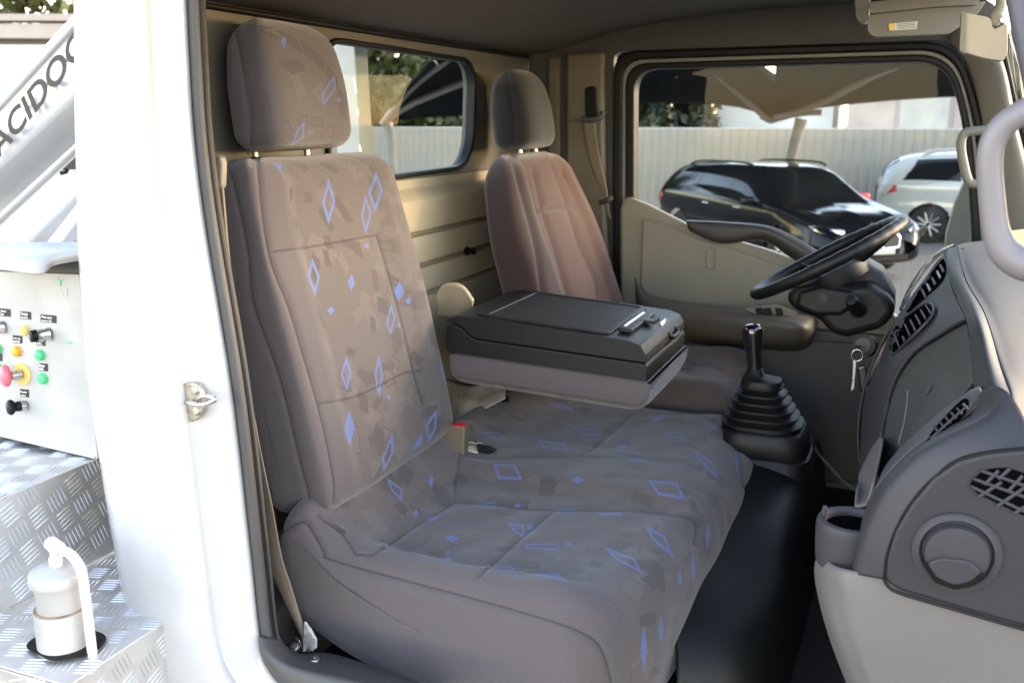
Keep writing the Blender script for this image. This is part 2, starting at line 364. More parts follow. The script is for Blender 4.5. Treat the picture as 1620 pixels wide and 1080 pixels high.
def dress(V, UV, plain=None, seams=(), figures=True, dens=230, seed=1, sw=3.0):
    """per-vertex fields for the cloth"""
    P = prj(V); n = len(V); F = {}
    blue = np.full(n, -9.0)
    if figures:
        for poly in OUT:
            c = np.mean(poly, 0)
            if np.abs(P-c).max(1).min() > 60: continue
            o = sdf_poly(P, poly); span = o.max() if o.max() > 0 else 1
            w_ = min(max(span*.42, 1.5), 4.0)
            blue = np.maximum(blue, np.minimum(o+.6, w_-o))
        for poly in SOL: blue = np.maximum(blue, sdf_poly(P, poly)+.6)
    F['blue'] = np.clip(blue, -4, 4)
    R = np.random.RandomState(seed); okuv = UV[UV[:, 0] < 4]; lo, hi = okuv.min(0), okuv.max(0); area = (hi-lo).prod()
    for key, cnt in (('lite', 1.0), ('dark', 1.0)):
        d = np.full(n, -4.0)
        for _ in range(int(area*dens*cnt)):
            c = lo + R.rand(2)*(hi-lo); a = R.rand()*3.14; s1, s2 = R.uniform(.010, .030), R.uniform(.008, .02); sk = R.uniform(-.5, .5)
            m = np.abs(UV-c).max(1) < .05
            if not m.any(): continue
            u = UV[m]-c; x = u[:, 0]*math.cos(a)+u[:, 1]*math.sin(a); y = -u[:, 0]*math.sin(a)+u[:, 1]*math.cos(a); x = x+sk*y
            e = np.minimum(s1-np.abs(x), s2-np.abs(y))*1000
            if R.rand() < .35 and key == 'dark': e = np.minimum(e, 4.5-e)
            d[m] = np.maximum(d[m], e)
        F[key] = np.clip(d, -2, 2)
    F['plain'] = np.zeros(n) if plain is None else plain
    sd_ = np.full(n, 1e9)
    for L in [(cr(np.array(l, float), len(l)*6) if len(l) > 4 else l) for l in seams]: sd_ = np.minimum(sd_, polydist(P, L))
    F['seamd'] = sd_; F['seam'] = np.exp(-(sd_/(sw*.45))**2)
    return F
def gridmesh(name, V, nu, nv, UV, F, mat_, parent, wrapv=True, caps=None):
    """V: nu rows x nv columns (columns wrap)"""
    i = np.arange(nu-1)[:, None]; j = np.arange(nv if wrapv else nv-1)[None]
    j2 = (j+1) % nv
    q_ = np.stack([i*nv+j, i*nv+j2, (i+1)*nv+j2, (i+1)*nv+j], -1).reshape(-1, 4)
    me = bpy.data.meshes.new(name); off = np.array(parent_world(parent)) if parent else 0
    me.from_pydata((V-off).tolist(), [], q_.tolist()+(caps or []))
    me.validate(); 
    uvl = me.uv_layers.new(name='UVMap'); vi = np.zeros(len(me.loops), int); me.loops.foreach_get('vertex_index', vi)
    uvl.data.foreach_set('uv', UV[vi].ravel())
    for k, a in F.items():
        if k == 'seam': continue
        if k == 'seamd': a = np.clip(a, 0, 12)
        at = me.attributes.new(k, 'FLOAT', 'POINT'); at.data.foreach_set('value', a.astype(np.float32))
    me.materials.append(mat_); me.polygons.foreach_set('use_smooth', [True]*len(me.polygons))
    bm = bmesh.new(); bm.from_mesh(me); bmesh.ops.recalc_face_normals(bm, faces=bm.faces); bm.to_mesh(me); bm.free()
    return link(name, me, parent)
def gnormals(V, nu, nv):
    G = V.reshape(nu, nv, 3); du = np.gradient(G, axis=0); dv = np.roll(G, -1, 1)-np.roll(G, 1, 1)
    n = np.cross(du, dv); n /= np.linalg.norm(n, axis=2)[..., None]+1e-9
    return n.reshape(-1, 3)
def superloft(H, rows, nv, frame):
    """rows: list of (h, cx, cy, a, b, n) -> cross sections of super-ellipses; frame(local)->world. local = (width, thick, height)"""
    V = []; UV = []
    for h, cx, cy, a, b, e in rows:
        t = np.linspace(-math.pi/2, 1.5*math.pi, 720); x = np.sign(np.cos(t))*np.abs(np.cos(t))**(2/e)*a; y = np.sign(np.sin(t))*np.abs(np.sin(t))**(2/e)*b
        p = even(np.stack([x, y], -1)[:-1], nv, True)
        V.append(np.stack([p[:, 0]+cx, p[:, 1]+cy, np.full(nv, h)], -1))
        s = np.concatenate([[0], np.cumsum(np.linalg.norm(np.diff(p, axis=0), axis=1))]); UV.append(np.stack([s, np.full(nv, h)], -1))
    V = np.concatenate(V); UV = np.concatenate(UV)
    return frame(V), V, UV

# ============================================================ SETTING
XB = -1.17; ZC = 2.318; YF = 2.97
def paving():
    m = bpy.data.materials.new('paving'); m.use_nodes = True; t = m.node_tree; b = t.nodes['Principled BSDF']; N = t.nodes.new; L = t.links.new
    tc = N('ShaderNodeTexCoord'); br = N('ShaderNodeTexBrick'); br.inputs['Scale'].default_value = 2.2; br.inputs['Mortar Size'].default_value = .012
    br.inputs['Color1'].default_value = (.18, .17, .145, 1); br.inputs['Color2'].default_value = (.15, .14, .122, 1); br.inputs['Mortar'].default_value = (.08, .08, .065, 1)
    L(tc.outputs['Object'], br.inputs['Vector']); nz = N('ShaderNodeTexNoise'); nz.inputs['Scale'].default_value = .7; nz.inputs['Detail'].default_value = 8; L(tc.outputs['Object'], nz.inputs['Vector'])
    mr = N('ShaderNodeMapRange'); mr.inputs[3].default_value = .75; mr.inputs[4].default_value = 1.25; L(nz.outputs[0], mr.inputs[0])
    vm = N('ShaderNodeVectorMath'); vm.operation = 'SCALE'; L(br.outputs[0], vm.inputs[0]); L(mr.outputs[0], vm.inputs[3]); L(vm.outputs[0], b.inputs['Base Color']); b.inputs['Roughness'].default_value = .85
    return m
tag(mesh('ground', [(-250, -120, 0), (250, -120, 0), (250, 400, 0), (-250, 400, 0)], [[0, 1, 2, 3]], paving(), smooth=False), kind='structure')

# ---- fence
def fence():
    V = []; Fc = []; x = -34.0; k = 0
    while x < 22:
        d = [0, 0, .018, .018][k % 4]; V += [(x, 21+d, 0), (x, 21+d, 1.93)]; x += [.09, .025, .05, .025][k % 4]; k += 1
    Fc = [[2*i, 2*i+2, 2*i+3, 2*i+1] for i in range(k-1)]
    m = mat('fence_sheet', (.24, .24, .225), .42, var=.12, vscale=.35, spec=.5, metal=.2, col2=(.33, .28, .21))  # second tone puts warm blotchy reflections into the sheet colour
    t = thing('fence', 'long pale blue-grey corrugated metal fence behind the parked cars', 'fence')
    o = mesh('corrugated_sheet', V, Fc, m, t, smooth=False, solid=.002)
    tube('top_rail', [(-34, 21.06, 1.93), (22, 21.06, 1.93)], .02, M['zinc'], t)
fence()
# ---- buildings beyond the fence
def building(name, label, x0, x1, y, h, col, base=0):
    t = thing(name, label, 'building', loc=((x0+x1)/2, y+2, 0))
    m = mat(name+'_wall', col, .8, var=.14, vscale=.6)
    box('wall', ((x0+x1)/2, y+2, h/2), (x1-x0, 4, h), m, t, bevel=.02)
    return t
mw = M['wdirty']
b1 = building('white_shed', 'plain white building above the fence, seen left of the carport post', -4.9, -1.95, 26, 3.1, (.66, .68, .66))
box('roof_edge', (-3.42, 27.9, 3.16), (3.15, 4.3, .1), M['wdirty'], b1)
b2 = building('panelled_shed', 'pale building with faded pinkish cladding panels above the fence', -1.5, 6.5, 24.5, 2.95, (.40, .35, .33))
for i in range(7):
    box('cladding_panel', (-1+i*1.15, 24.47, 1.5), (1.05, .03, 2.8), mat('cladding_%d' % i, [(.42, .35, .33), (.44, .44, .42), (.38, .30, .285)][i % 3], .7, var=.15, vscale=1), b2, bevel=.01)
box('roof_edge', (2.5, 26.4, 3.0), (8.3, 4.3, .1), M['wdirty'], b2)

# ---- trees
leafm = [mat('foliage_%d' % i, c, .55, var=.35, vscale=2, col2=d) for i, (c, d) in enumerate([((.014, .024, .005), (.04, .058, .011)), ((.035, .05, .009), (.08, .095, .018)), ((.012, .018, .006), (.03, .042, .011))])]
bark = mat('bark', (.09, .07, .05), .9, bump=.5, bscale=20)
def tree(label, x, y, h, r, k, seed):
    R = np.random.RandomState(seed); t = thing('tree', label, 'tree', 'trees behind the fence', loc=(x, y, 0))
    tube('trunk', [(x, y, 0), (x+.1, y, h*.3), (x-.05, y+.1, h*.6), (x, y, h*.85)], [.16, .12, .08, .03], bark, t, n=10)
    V = []; Fc = []; cl = []
    for _ in range(46):
        a, b, c = R.rand()*6.28, R.uniform(.15, 1), R.rand()
        cl.append((x+r*c**.5*math.cos(a)*.9, y+r*c**.5*math.sin(a)*.9, h*(.12+.85*b*(1-.25*c)), R.uniform(.35, .75)*r*.62))
    for cx, cy, cz, cr_ in cl:
        for _ in range(170):
            d = R.normal(size=3); d /= np.linalg.norm(d); p = np.array([cx, cy, cz])+d*cr_*R.uniform(.5, 1.05)
            u = R.normal(size=3); u /= np.linalg.norm(u); v = np.cross(u, d); v /= np.linalg.norm(v)+1e-6; s = R.uniform(.09, .19)
            n0 = len(V); V += [p-u*s, p+v*s*.6, p+u*s, p-v*s*.6]; Fc.append([n0, n0+1, n0+2, n0+3])
    me = bpy.data.meshes.new('crown'); me.from_pydata([tuple(np.array(v)-np.array([x, y, 0])) for v in V], [], Fc); me.materials.append(leafm[k]); link('crown', me, t)
TL = ['dense dark green tree seen through the left part of the rear window', 'yellow-green tree beside the white post in the rear window', 'broad green tree under the canopy edge in the rear window',
      'low green tree at the right end of the rear window', 'dark green tree seen at the left edge of the far door window', 'green treetop above the brown steel rail at the top left']
for i, (x, y, h, r, k) in enumerate([(-18.2, 25.5, 8, 3.2, 0), (-14.6, 24.5, 7.5, 3.0, 1), (-11.8, 25, 6.0, 2.8, 1), (-9.0, 24.8, 5.0, 2.4, 0), (-6.2, 24.5, 4.8, 1.6, 2), (-19.5, 15.5, 8.5, 4.2, 1)]):
    tree(TL[i], x, y, h, r, k, 40+i)

# ---- carport canopies (dark shade sheets on pale masts)
shade = mat('shade_cloth', (.012, .0165, .020), 1, var=.2, vscale=.6, spec=.03)
paleste = mat('pale_steel', (.20, .205, .195), .5, var=.1)
def canopy(label, mast, sheets, arms):
    t = thing('carport', label, 'carport', 'carports over the parked cars', loc=(mast[0][0], mast[0][1], 0))
    tube('mast', mast, [.12, .09, .1], paleste, t, n=8)
    for sh in sheets: patch('shade_sheet', sh, 14, 8, shade, t, solid=.02)
    for a in arms: tube('arm', a, .05, paleste, t, n=6)
mt = PY(1268, 188, 17.0); mb = PY(1250, 262, 17.0); mb0 = mb+(mb-mt)*1.0; mb0[2] = 0
canopy('dark grey shade canopy on a leaning pale mast behind the black car', [mb0, mb, mt],
       [[C((960,163,18),(1100,163,18),(1200,172,18)), C((960,120,14),(1120,118,14),(1222,185,17)), C((950,60,9),(1120,60,9),(1230,120,13))],
        [C((1222,185,17.1),(1300,170,17.5),(1420,158,18),(1560,150,18)), C((1225,150,15),(1330,140,15),(1430,130,15),(1560,120,15)), C((1228,60,9.2),(1330,60,9.2),(1430,60,9.2),(1580,60,9.2))]],
       [C((1222,188,16.8),(1290,168,16),(1400,110,13),(1480,80,11)), C((1215,190,16.8),(1160,140,15),(1110,95,13)), C((1205,172,16.9),(1212,192,16.9),(1262,180,16.9),(1300,178,16.9))])
mt2 = PY(612, 190, 15.0); mb2 = PY(620, 262, 15.0); mb20 = mb2.copy(); mb20[2] = 0
canopy('dark grey shade canopy on a thin mast seen through the rear window', [mb20, mb2, mt2],
       [[C((600,200,15),(640,188,15),(735,182,16),(860,170,17)), C((618,170,14),(690,120,13),(750,118,13),(860,100,13)), C((680,98,10),(700,80,9.5),(760,75,9),(860,60,9))]],
       [C((605,195,14.8),(650,140,13),(710,92,11)), C((612,192,14.8),(640,170,14),(735,130,13),(800,110,12))])

# ---- cars
def car(label, color, loc, heading, L=4.68, W=1.82, Hh=1.47, dark=True, group='parked cars'):
    """x forward, y left, z up; the shape is a lofted surface over stations along the length"""
    root = thing('parked_car', label, 'car', None); root.location = loc; root.rotation_euler = (0, 0, math.atan2(heading[1], heading[0]))
    # stations: x, sill z, belt z, roof z, half width low, half width belt, half width roof
    st = [(-2.34, .42, .80, .90, .62, .62, .45), (-2.28, .30, .86, 1.10, .78, .80, .50), (-2.10, .24, .95, 1.30, .86, .87, .56), (-1.75, .20, .98, 1.41, .90, .89, .60),
          (-1.1, .20, .97, 1.46, .91, .905, .63), (-.3, .20, .95, 1.47, .91, .91, .64), (.35, .20, .93, 1.43, .91, .905, .63), (.75, .20, .92, 1.26, .91, .90, .62),
          (1.15, .20, .92, 1.02, .91, .89, .60), (1.35, .20, .90, .95, .91, .87, .58), (1.75, .20, .83, .885, .90, .84, .52), (2.05, .22, .76, .80, .86, .78, .48), (2.25, .28, .64, .68, .74, .66, .42), (2.34, .38, .50, .56, .60, .56, .36)]
    st = np.array(st); st[:, 0] *= L/4.68; st[:, [4, 5, 6]] *= W/1.82; st[:, [1, 2, 3]] *= Hh/1.47
    D = cr(st, 260); V = []; nv = 84
    for x, s, b, r, wl, wb, wr in D:
        P = [(0, s-.02), (wl*.7, s-.02), (wl*.97, s+.03), (wl, s+(b-s)*.45), (wl*.995, s+(b-s)*.62), (wb, b), ((wb*.35+wr*.65), b+(r-b)*.72), (wr*.8, r-.015), (0, r)]
        c = cr(P, nv); V += [(x, y, z) for y, z in c]
    V = np.array(V); n1 = len(V); Vm = V.copy(); Vm[:, 1] *= -1; A = np.vstack([V, Vm])
    faces = {'body': [], 'side_window': [], 'windscreen': [], 'arch': [], 'rear_window': []}
    wh = [(1.42*L/4.68, .33), (-1.42*L/4.68, .33)]
    bl = st[4, 2]
    for i in range(len(D)-1):
        for j in range(nv-1):
            f = [i*nv+j, (i+1)*nv+j, (i+1)*nv+j+1, i*nv+j+1]; c = V[f].mean(0); key = 'body'; x, y, z = c
            belt, roof = D[i][2], D[i][3]
            fr = (z-belt)/max(roof-belt, .01); xs = x*4.68/L
            side = .05 < fr < .80 and y > .3
            if side and -1.95+.35*fr < xs < .95-.62*fr*1.0 and roof-belt > .12 and not (-.95 < xs < -.90) and not (-.02 < xs < .04): key = 'side_window'
            if fr > .12 and .42 < xs < 1.14 and y < .50*W/1.82+.12*(1.14-xs) and roof-belt > .08: key = 'windscreen'
            if fr > .1 and xs < -1.98 and y < .62 and xs > -2.28: key = 'rear_window'
            for wx, wz in wh:
                if (x-wx)**2+(z-wz)**2 < .37**2 and y > .55: key = 'arch'
            faces[key].append(f)
    pm = mat('car_paint_%s' % ('dark' if dark else 'light'), color, .10, coat=0 if dark else .6, spec=.2 if dark else .5, var=.03)
    mats = {'body': pm, 'side_window': M['cglass'], 'windscreen': M['cglass'], 'arch': M['tyre'], 'rear_window': M['cglass']}
    def comps(fl):
        fl = list(fl); par_ = list(range(len(fl))); own = {}
        def fd(a):
            while par_[a] != a: par_[a] = par_[par_[a]]; a = par_[a]
            return a
        for n_, f in enumerate(fl):
            for v in f:
                if v in own: par_[fd(n_)] = fd(own[v])
                else: own[v] = n_
        g = {}
        for n_, f in enumerate(fl): g.setdefault(fd(n_), []).append(f)
        return [c for c in g.values() if len(c) > 3]
    jobs = []
    for k, fl in faces.items():
        mir = [[a+n1 for a in reversed(f)] for f in fl]
        if k in ('side_window', 'arch'): jobs += [(k, c) for c in comps(fl)+comps(mir)]
        elif fl: jobs.append((k, fl+mir))
    for k, FL in jobs:
        me = bpy.data.meshes.new(k); me.from_pydata(A.tolist(), [], FL); me.materials.append(mats[k])
        bm = bmesh.new(); bm.from_mesh(me); bmesh.ops.remove_doubles(bm, verts=bm.verts, dist=1e-4)
        bmesh.ops.delete(bm, geom=[v for v in bm.verts if not v.link_faces], context='VERTS')
        if k == 'arch':
            for v in bm.verts: v.co.y *= .88
        bm.to_mesh(me); bm.free(); me.polygons.foreach_set('use_smooth', [True]*len(me.polygons)); link(k, me, root)
    def loc_(name, P, F_, m_, par, **k):       # local-space mesh
        me_off = np.array(parent_world(par)); return mesh(name, np.array(P)+me_off, F_, m_, par, **k)
    off = np.array(loc, float)
    for wx, wz in wh:
        for s_ in (-1, 1):
            wt = bpy.data.objects.new('wheel', None); COL.objects.link(wt); wt.parent = root; wt.location = (wx, s_*(W/2-.12), wz)
            c = off+np.array(wt.location)
            lathe('tyre', [(.2, -.1), (.31, -.1), (.33, -.07), (.33, .07), (.31, .1), (.22, .1)], c, (0, s_, 0), M['tyre'], wt, 32)
            lathe('rim', [(.225, .08), (.225, .105), (.205, .105), (.20, .06), (.06, .075), (.05, .10), (.001, .10)], c, (0, s_, 0), M['rub'], wt, 32)
            for a in range(10):
                an = a*math.pi/5; d = np.array([math.cos(an), 0, math.sin(an)]); tube('spoke', [c+d*.03+np.array([0, s_*.10, 0]), c+d*.215+np.array([0, s_*.10, 0])], .014, M['alloy'], wt, seg=6)
    for s_ in (-1, 1):
        mr = box('door_mirror', off+(.72*L/4.68, s_*(W/2+.09), .98*Hh/1.47), (.12, .2, .13), M['red'] if (dark and s_ > 0) else pm, root, .04)
        hl = mesh('headlight', off+np.array([(2.10, s_*.78, .66), (2.24, s_*.52, .62), (2.25, s_*.50, .70), (2.06, s_*.74, .76), (1.92, s_*.84, .74)])*np.array([L/4.68, W/1.82, Hh/1.47])+np.array([.035, s_*.02, 0]), [[0, 1, 2, 3, 4]], M['chrome'], root, solid=.03)
        tl = mesh('tail_light', off+np.array([(-2.20, s_*.84, .92), (-2.31, s_*.62, .90), (-2.30, s_*.60, .78), (-2.22, s_*.80, .74), (-1.98, s_*.895, .84), (-2.0, s_*.885, .93)])*np.array([L/4.68, W/1.82, Hh/1.47])+np.array([-.02, s_*.015, 0]), [[0, 1, 2, 3, 4, 5]], M['tail'], root, solid=.03)
        kg = prism('grille', rrect(off+np.array([(2.335*L/4.68, s_*.03, .44), (2.335*L/4.68, s_*.30, .46), (2.30*L/4.68, s_*.34, .60), (2.28*L/4.68, s_*.30, .66), (2.28*L/4.68, s_*.03, .66)]), .03), (.045, 0, 0), M['chrome'], root, .006)
        prism('grille_bars', rrect(off+np.array([(2.385*L/4.68, s_*.05, .47), (2.385*L/4.68, s_*.28, .48), (2.35*L/4.68, s_*.31, .59), (2.33*L/4.68, s_*.28, .635), (2.33*L/4.68, s_*.05, .635)]), .03), (.004, 0, 0), M['rub'], root, .001)
        tube('roof_rail', off+np.array([(-1.6, s_*.6, 1.40), (-1.2, s_*.62, 1.47), (0, s_*.63, 1.485), (.3, s_*.62, 1.44)])*np.array([L/4.68, W/1.82, Hh/1.47]), .016, M['rub'] if dark else M['zinc'], root, n=14)
        lathe('fog_light', [(.001, 0), (.05, 0), (.05, .03), (.001, .03)], off+(2.2*L/4.68, s_*.62, .36), (1, 0, 0), M['alloy'], root, 16)
        for hx in (-.55, .35): tube('door_handle', off+np.array([(hx-.09, s_*(W/2+.015), .86*Hh/1.47), (hx+.09, s_*(W/2+.015), .86*Hh/1.47)]), .014, M['chrome'] if dark else pm, root)
    box('air_intake', off+(2.30*L/4.68, 0, .32), (.06, 1.0, .10), M['rub'], root, .02)
    box('front_plate', off+(2.375*L/4.68, 0, .42), (.02, .46, .08), M['wdirty'], root, .004)
    lathe('bonnet_badge', [(.001, 0), (.045, 0), (.045, .008), (.001, .012)], off+(2.17*L/4.68, 0, .745), (.6, 0, .8), M['alloy'], root, 16)
    return root
# black car: front corner nearest the truck, nose towards the right
g1 = PZ(1240, 436, 0); hd = np.array([.665, -.745]); hd /= np.linalg.norm(hd); lf = np.array([-hd[1], hd[0]])
c1 = g1[:2] - hd*1.42 + lf*.80
car('glossy black estate car with its lights facing the truck, in front of the fence', (.006, .007, .009), (c1[0], c1[1], 0), hd)
hd2 = np.array([.99, .05]); hd2 /= np.linalg.norm(hd2); c2 = PZ(1388, 382, 0)[:2]+hd2*2.15+np.array([-hd2[1], hd2[0]])*.9
car('white hatchback seen from its rear side behind the black car', (.42, .44, .44), (c2[0], c2[1], 0), hd2, L=4.45, W=1.82, Hh=1.58, dark=False)

# ============================================================ TRUCK: rear body (left of the cab)
t = thing('loading_bed', 'checker plate aluminium steps and box lid beside the cab, under the control box', 'truck bed', loc=(-1.5, 1.4, 1.2))
def checker():
    m = bpy.data.materials.new('checker_plate'); m.use_nodes = True; tr = m.node_tree; b = tr.nodes['Principled BSDF']; N = tr.nodes.new; L = tr.links.new
    b.inputs['Base Color'].default_value = (.55, .55, .55, 1); b.inputs['Metallic'].default_value = .85; b.inputs['Roughness'].default_value = .38
    nz = N('ShaderNodeTexNoise'); nz.inputs['Scale'].default_value = 22; nz.inputs['Detail'].default_value = 8; tc = N('ShaderNodeTexCoord'); L(tc.outputs['Object'], nz.inputs['Vector'])
    mr = N('ShaderNodeMapRange'); mr.inputs[3].default_value = .28; mr.inputs[4].default_value = .62; L(nz.outputs[0], mr.inputs[0]); L(mr.outputs[0], b.inputs['Roughness'])
    mx = N('ShaderNodeMix'); mx.data_type = 'RGBA'; mx.inputs[6].default_value = (.60, .585, .56, 1); mx.inputs[7].default_value = (.74, .74, .74, 1); L(nz.outputs[0], mx.inputs[0]); L(mx.outputs[2], b.inputs['Base Color'])
    return m
chk = checker(); chkb = mat('raised_tread', (.62, .62, .62), .32, metal=.8, var=.05)
def plate(name, o, ex, ey, nx, ny, par, holes=()):
    """checker plate: a sheet with groups of five raised bars turned by quarter turns"""
    o, ex, ey = map(lambda a: np.array(a, float), (o, ex, ey)); lx, ly = np.linalg.norm(ex), np.linalg.norm(ey); ux, uy = ex/lx, ey/ly; n = np.cross(ux, uy)
    p = prism(name, [o, o+ex, o+ex+ey, o+ey], -n*.004, chk, par, .001)
    V = []; Fc = []; s = .047; k = 0
    rot = math.radians(20)
    for i in range(-30, 40):
        for j in range(-30, 40):
            cx = (i*math.cos(rot)-j*math.sin(rot))*s*.92; cy = (i*math.sin(rot)+j*math.cos(rot))*s*.92
            if not (.01 < cx < lx-.01 and .01 < cy < ly-.01): continue
            if any((cx-hx)**2+(cy-hy)**2 < hr**2 for hx, hy, hr in holes): continue
            a = rot+(0 if (i+j) % 2 else math.pi/2)+math.radians(0)
            d = ux*math.cos(a)+uy*math.sin(a); e = -ux*math.sin(a)+uy*math.cos(a)
            for q_ in range(5):
                c = o+ux*cx+uy*cy+e*(q_-2)*.0082; hl_, hw = .0175, .0015
                m0 = len(V); V += [c-d*hl_, c-d*hl_*.6+e*hw, c+d*hl_*.6+e*hw, c+d*hl_, c+d*hl_*.6-e*hw, c-d*hl_*.6-e*hw, c-d*hl_*.6+n*.0016, c+d*hl_*.6+n*.0016]
                Fc += [[m0, m0+6, m0+5], [m0, m0+1, m0+6], [m0+1, m0+2, m0+7, m0+6], [m0+2, m0+3, m0+7], [m0+3, m0+4, m0+7], [m0+4, m0+5, m0+6, m0+7]]
    if V:
        b_ = mesh('tread', np.array(V), Fc, chkb, p)
        for m_ in ['kind']: b_[m_] = 'stuff'
    return p
za = PY(150, 728, 1.25)[2]; pA = PZ(145, 730, za); pB = PZ(-60, 812, za); xd = pA[0]; zb = PX(0, 970, xd)[2]; pc = PZ(105, 1083, zb); print('plates', za, xd, zb, pc, PZ(180, 885, zb))
plate('upper_plate', (xd-1.1, .75, za), (1.1, 0, 0), (0, 1.6, 0), 0, 0, t)
plate('drop_plate', (xd+.002, .75, zb+.004), (0, 1.6, 0), (0, 0, za-zb-.002), 0, 0, t)
cyl = PZ(104, 1020, zb)
plate('lower_plate', (xd+.004, pc[1], zb), (pc[0]-xd, 0, 0), (0, 1.0, 0), 0, 0, t, holes=[(cyl[0]-xd, cyl[1]-pc[1], .05)])
plate('front_skirt', (xd-.3, pc[1]-.001, zb-.25), (pc[0]-xd+.3, 0, 0), (0, 0, .245), 0, 0, t)
plate('side_skirt', (pc[0]+.001, pc[1], zb-.25), (0, 1.0, 0), (0, 0, .245), 0, 0, t)
hole = rrect([cyl+np.array(v) for v in [(-.052, -.035, .005), (.03, -.05, .005), (.07, -.005, .005), (.05, .04, .005), (-.03, .05, .005), (-.06, .02, .005)]], .02)
prism('cutout', hole, (0, 0, .001), M['rub'], t, 0)

t = thing('hydraulic_cylinder', 'white painted hydraulic cylinder standing up through the checker plate', 'cylinder', loc=tuple(cyl))
R1 = .0405
hh = 1/ (1513/np.linalg.norm(cyl-CAM))
lathe('lower_barrel', [(R1, -.12), (R1, .062), (R1-.002, .066), (R1-.006, .068)], cyl, (0, 0, 1), M['wdirty'], t, 40)
lathe('upper_barrel', [(R1-.0055, .0), (R1-.0055, .108), (R1+.002, .110), (R1+.002, .122), (R1-.002, .128), (.03, .130), (.026, .134), (.001, .134)], cyl+np.array([0, 0, .002]), (0, 0, 1), M['wdirty'], t, 40)
lathe('rust_ring', [(R1-.002, .0655), (R1-.0004, .0665), (R1-.003, .0678)], cyl, (0, 0, 1), mat('rust', (.26, .17, .12), .8, var=.3, vscale=60), t, 40)
lathe('nut', [(.009, .132), (.0105, .134), (.0105, .150), (.008, .152), (.007, .172), (.001, .172)], cyl, (0, 0, 1), M['white'], t, 6)
top = cyl+np.array([0, 0, .165]); Yc = cyl[1]-.03
tube('pipe', [top+np.array([-.006, 0, .003]), top+np.array([.022, -.004, .002]), top+np.array([.044, -.006, -.004]), top+np.array([.056, -.006, -.022]), top+np.array([.060, -.006, -.06]), top+np.array([.062, -.006, -.20])], .0075, M['white'], t, n=40, seg=14)
lathe('elbow', [(.001, -.016), (.0115, -.015), (.0115, .012), (.001, .013)], top+np.array([.002, 0, .003]), (1, -.4, 0), M['white'], t, 16)
tag(tube('wire', [PY(*p) for p in [(-20, 858, 1.33), (20, 842, 1.33), (60, 836, 1.33), (88, 850, 1.33), (106, 880, 1.34)]], .0013, M['rub'], None, n=30, seg=6), 'thin dark wire arching to the top of the white cylinder', 'wire')
tag(tube('steel_cable', [PY(*p) for p in [(-20, 982, 1.33), (30, 960, 1.34), (62, 942, 1.35), (120, 905, 1.42), (185, 880, 1.5)]], .0015, M['zinc'], None, n=30, seg=6), 'thin steel cable with a looped end on the checker plate', 'cable')

# ---- control box
def onbox(px, py, off=0): return PY(px, py, 1.25-off)
t = thing('control_box', 'white switch box with coloured push buttons standing on the checker plate', 'control box', loc=tuple(PY(60, 712, 1.3)))
bx = [onbox(-130, 425), onbox(125, 434), onbox(155, 727), onbox(-130, 660)]
prism('door', rrect(bx, .004, 4), (0, .02, 0), M['wdirty'], t, .003)
bx2 = [b_+np.array([(.0035 if i in (1, 2) else 0), .022, (.002 if i < 2 else -.0045)]) for i, b_ in enumerate(bx)]
prism('gasket', bx2, (0, .006, 0), M['rub'], t, .001)
bx3 = [b_+np.array([.0015*(1 if i in (1, 2) else 0), .029, 0]) for i, b_ in enumerate(bx)]
prism('housing', bx3, (0, .16, 0), M['wdirty'], t, .004)
def pbtn(nm, px, py, r, m_, par=t, dome=.004, h=.006):
    c = onbox(px, py); b_ = lathe(nm, [(r*1.12, 0), (r*1.12, .0015), (r, .002), (r, h), (r*.8, h+dome*.6), (r*.4, h+dome), (.0001, h+dome)], c, (0, -1, 0), m_, par, 28); return b_
pbtn('indicator_button', 41, 522, .0095, M['yel'])
pbtn('indicator_button', 28, 555, .0095, M['ora'])
for x_, y_ in [(64.5, 561), (69, 598), (-3, 551), (-3, 582)]: pbtn('push_button', x_, y_, .0098, M['grn'])
def keysw(px, py):
    c = onbox(px, py); k = lathe('key_switch', [(.0125, 0), (.0125, .003), (.011, .005), (.011, .022), (.001, .022)], c, (-.45, -1, 0), M['chrome'], t, 28)
    d = np.array([-.45, -1, 0])/1.0966; lathe('switch_cap', [(.0115, 0), (.0105, .010), (.009, .011), (.001, .011)], c+d*.0222, (-.45, -1, 0), M['rub'], k, 28)
    lathe('switch_face', [(.0062, 0), (.0062, .002), (.001, .002)], c+d*.0335, (-.45, -1, 0), M['chrome'], k, 20)
keysw(78, 528); keysw(5, 517)
c = onbox(36, 591); ey_ = lathe('yellow_collar', [(.021, 0), (.021, .002), (.012, .0025), (.001, .0025)], c, (0, -1, 0), M['yel'], t, 36)
es = lathe('emergency_button', [(.008, 0), (.008, .018), (.016, .02), (.0205, .024), (.0205, .029), (.016, .034), (.006, .037), (.0001, .0372)], c+np.array([0, -.003, 0]), (-.55, -1, .05), M['pinkred'], t, 36)
lathe('stem', [(.009, 0), (.009, .016), (.001, .016)], c+np.array([0, -.0035, 0]), (-.5, -1, 0), M['chrome'], es, 24)
c = onbox(41, 641); bb = lathe('mushroom_button', [(.009, .008), (.0095, .016), (.008, .018), (.011, .02), (.0145, .024), (.0145, .028), (.011, .032), (.001, .034)], c, (-.55, -1, .05), M['rub'], t, 32)
lathe('stem', [(.010, 0), (.010, .009), (.001, .009)], c, (-.5, -1, 0), M['chrome'], bb, 24)
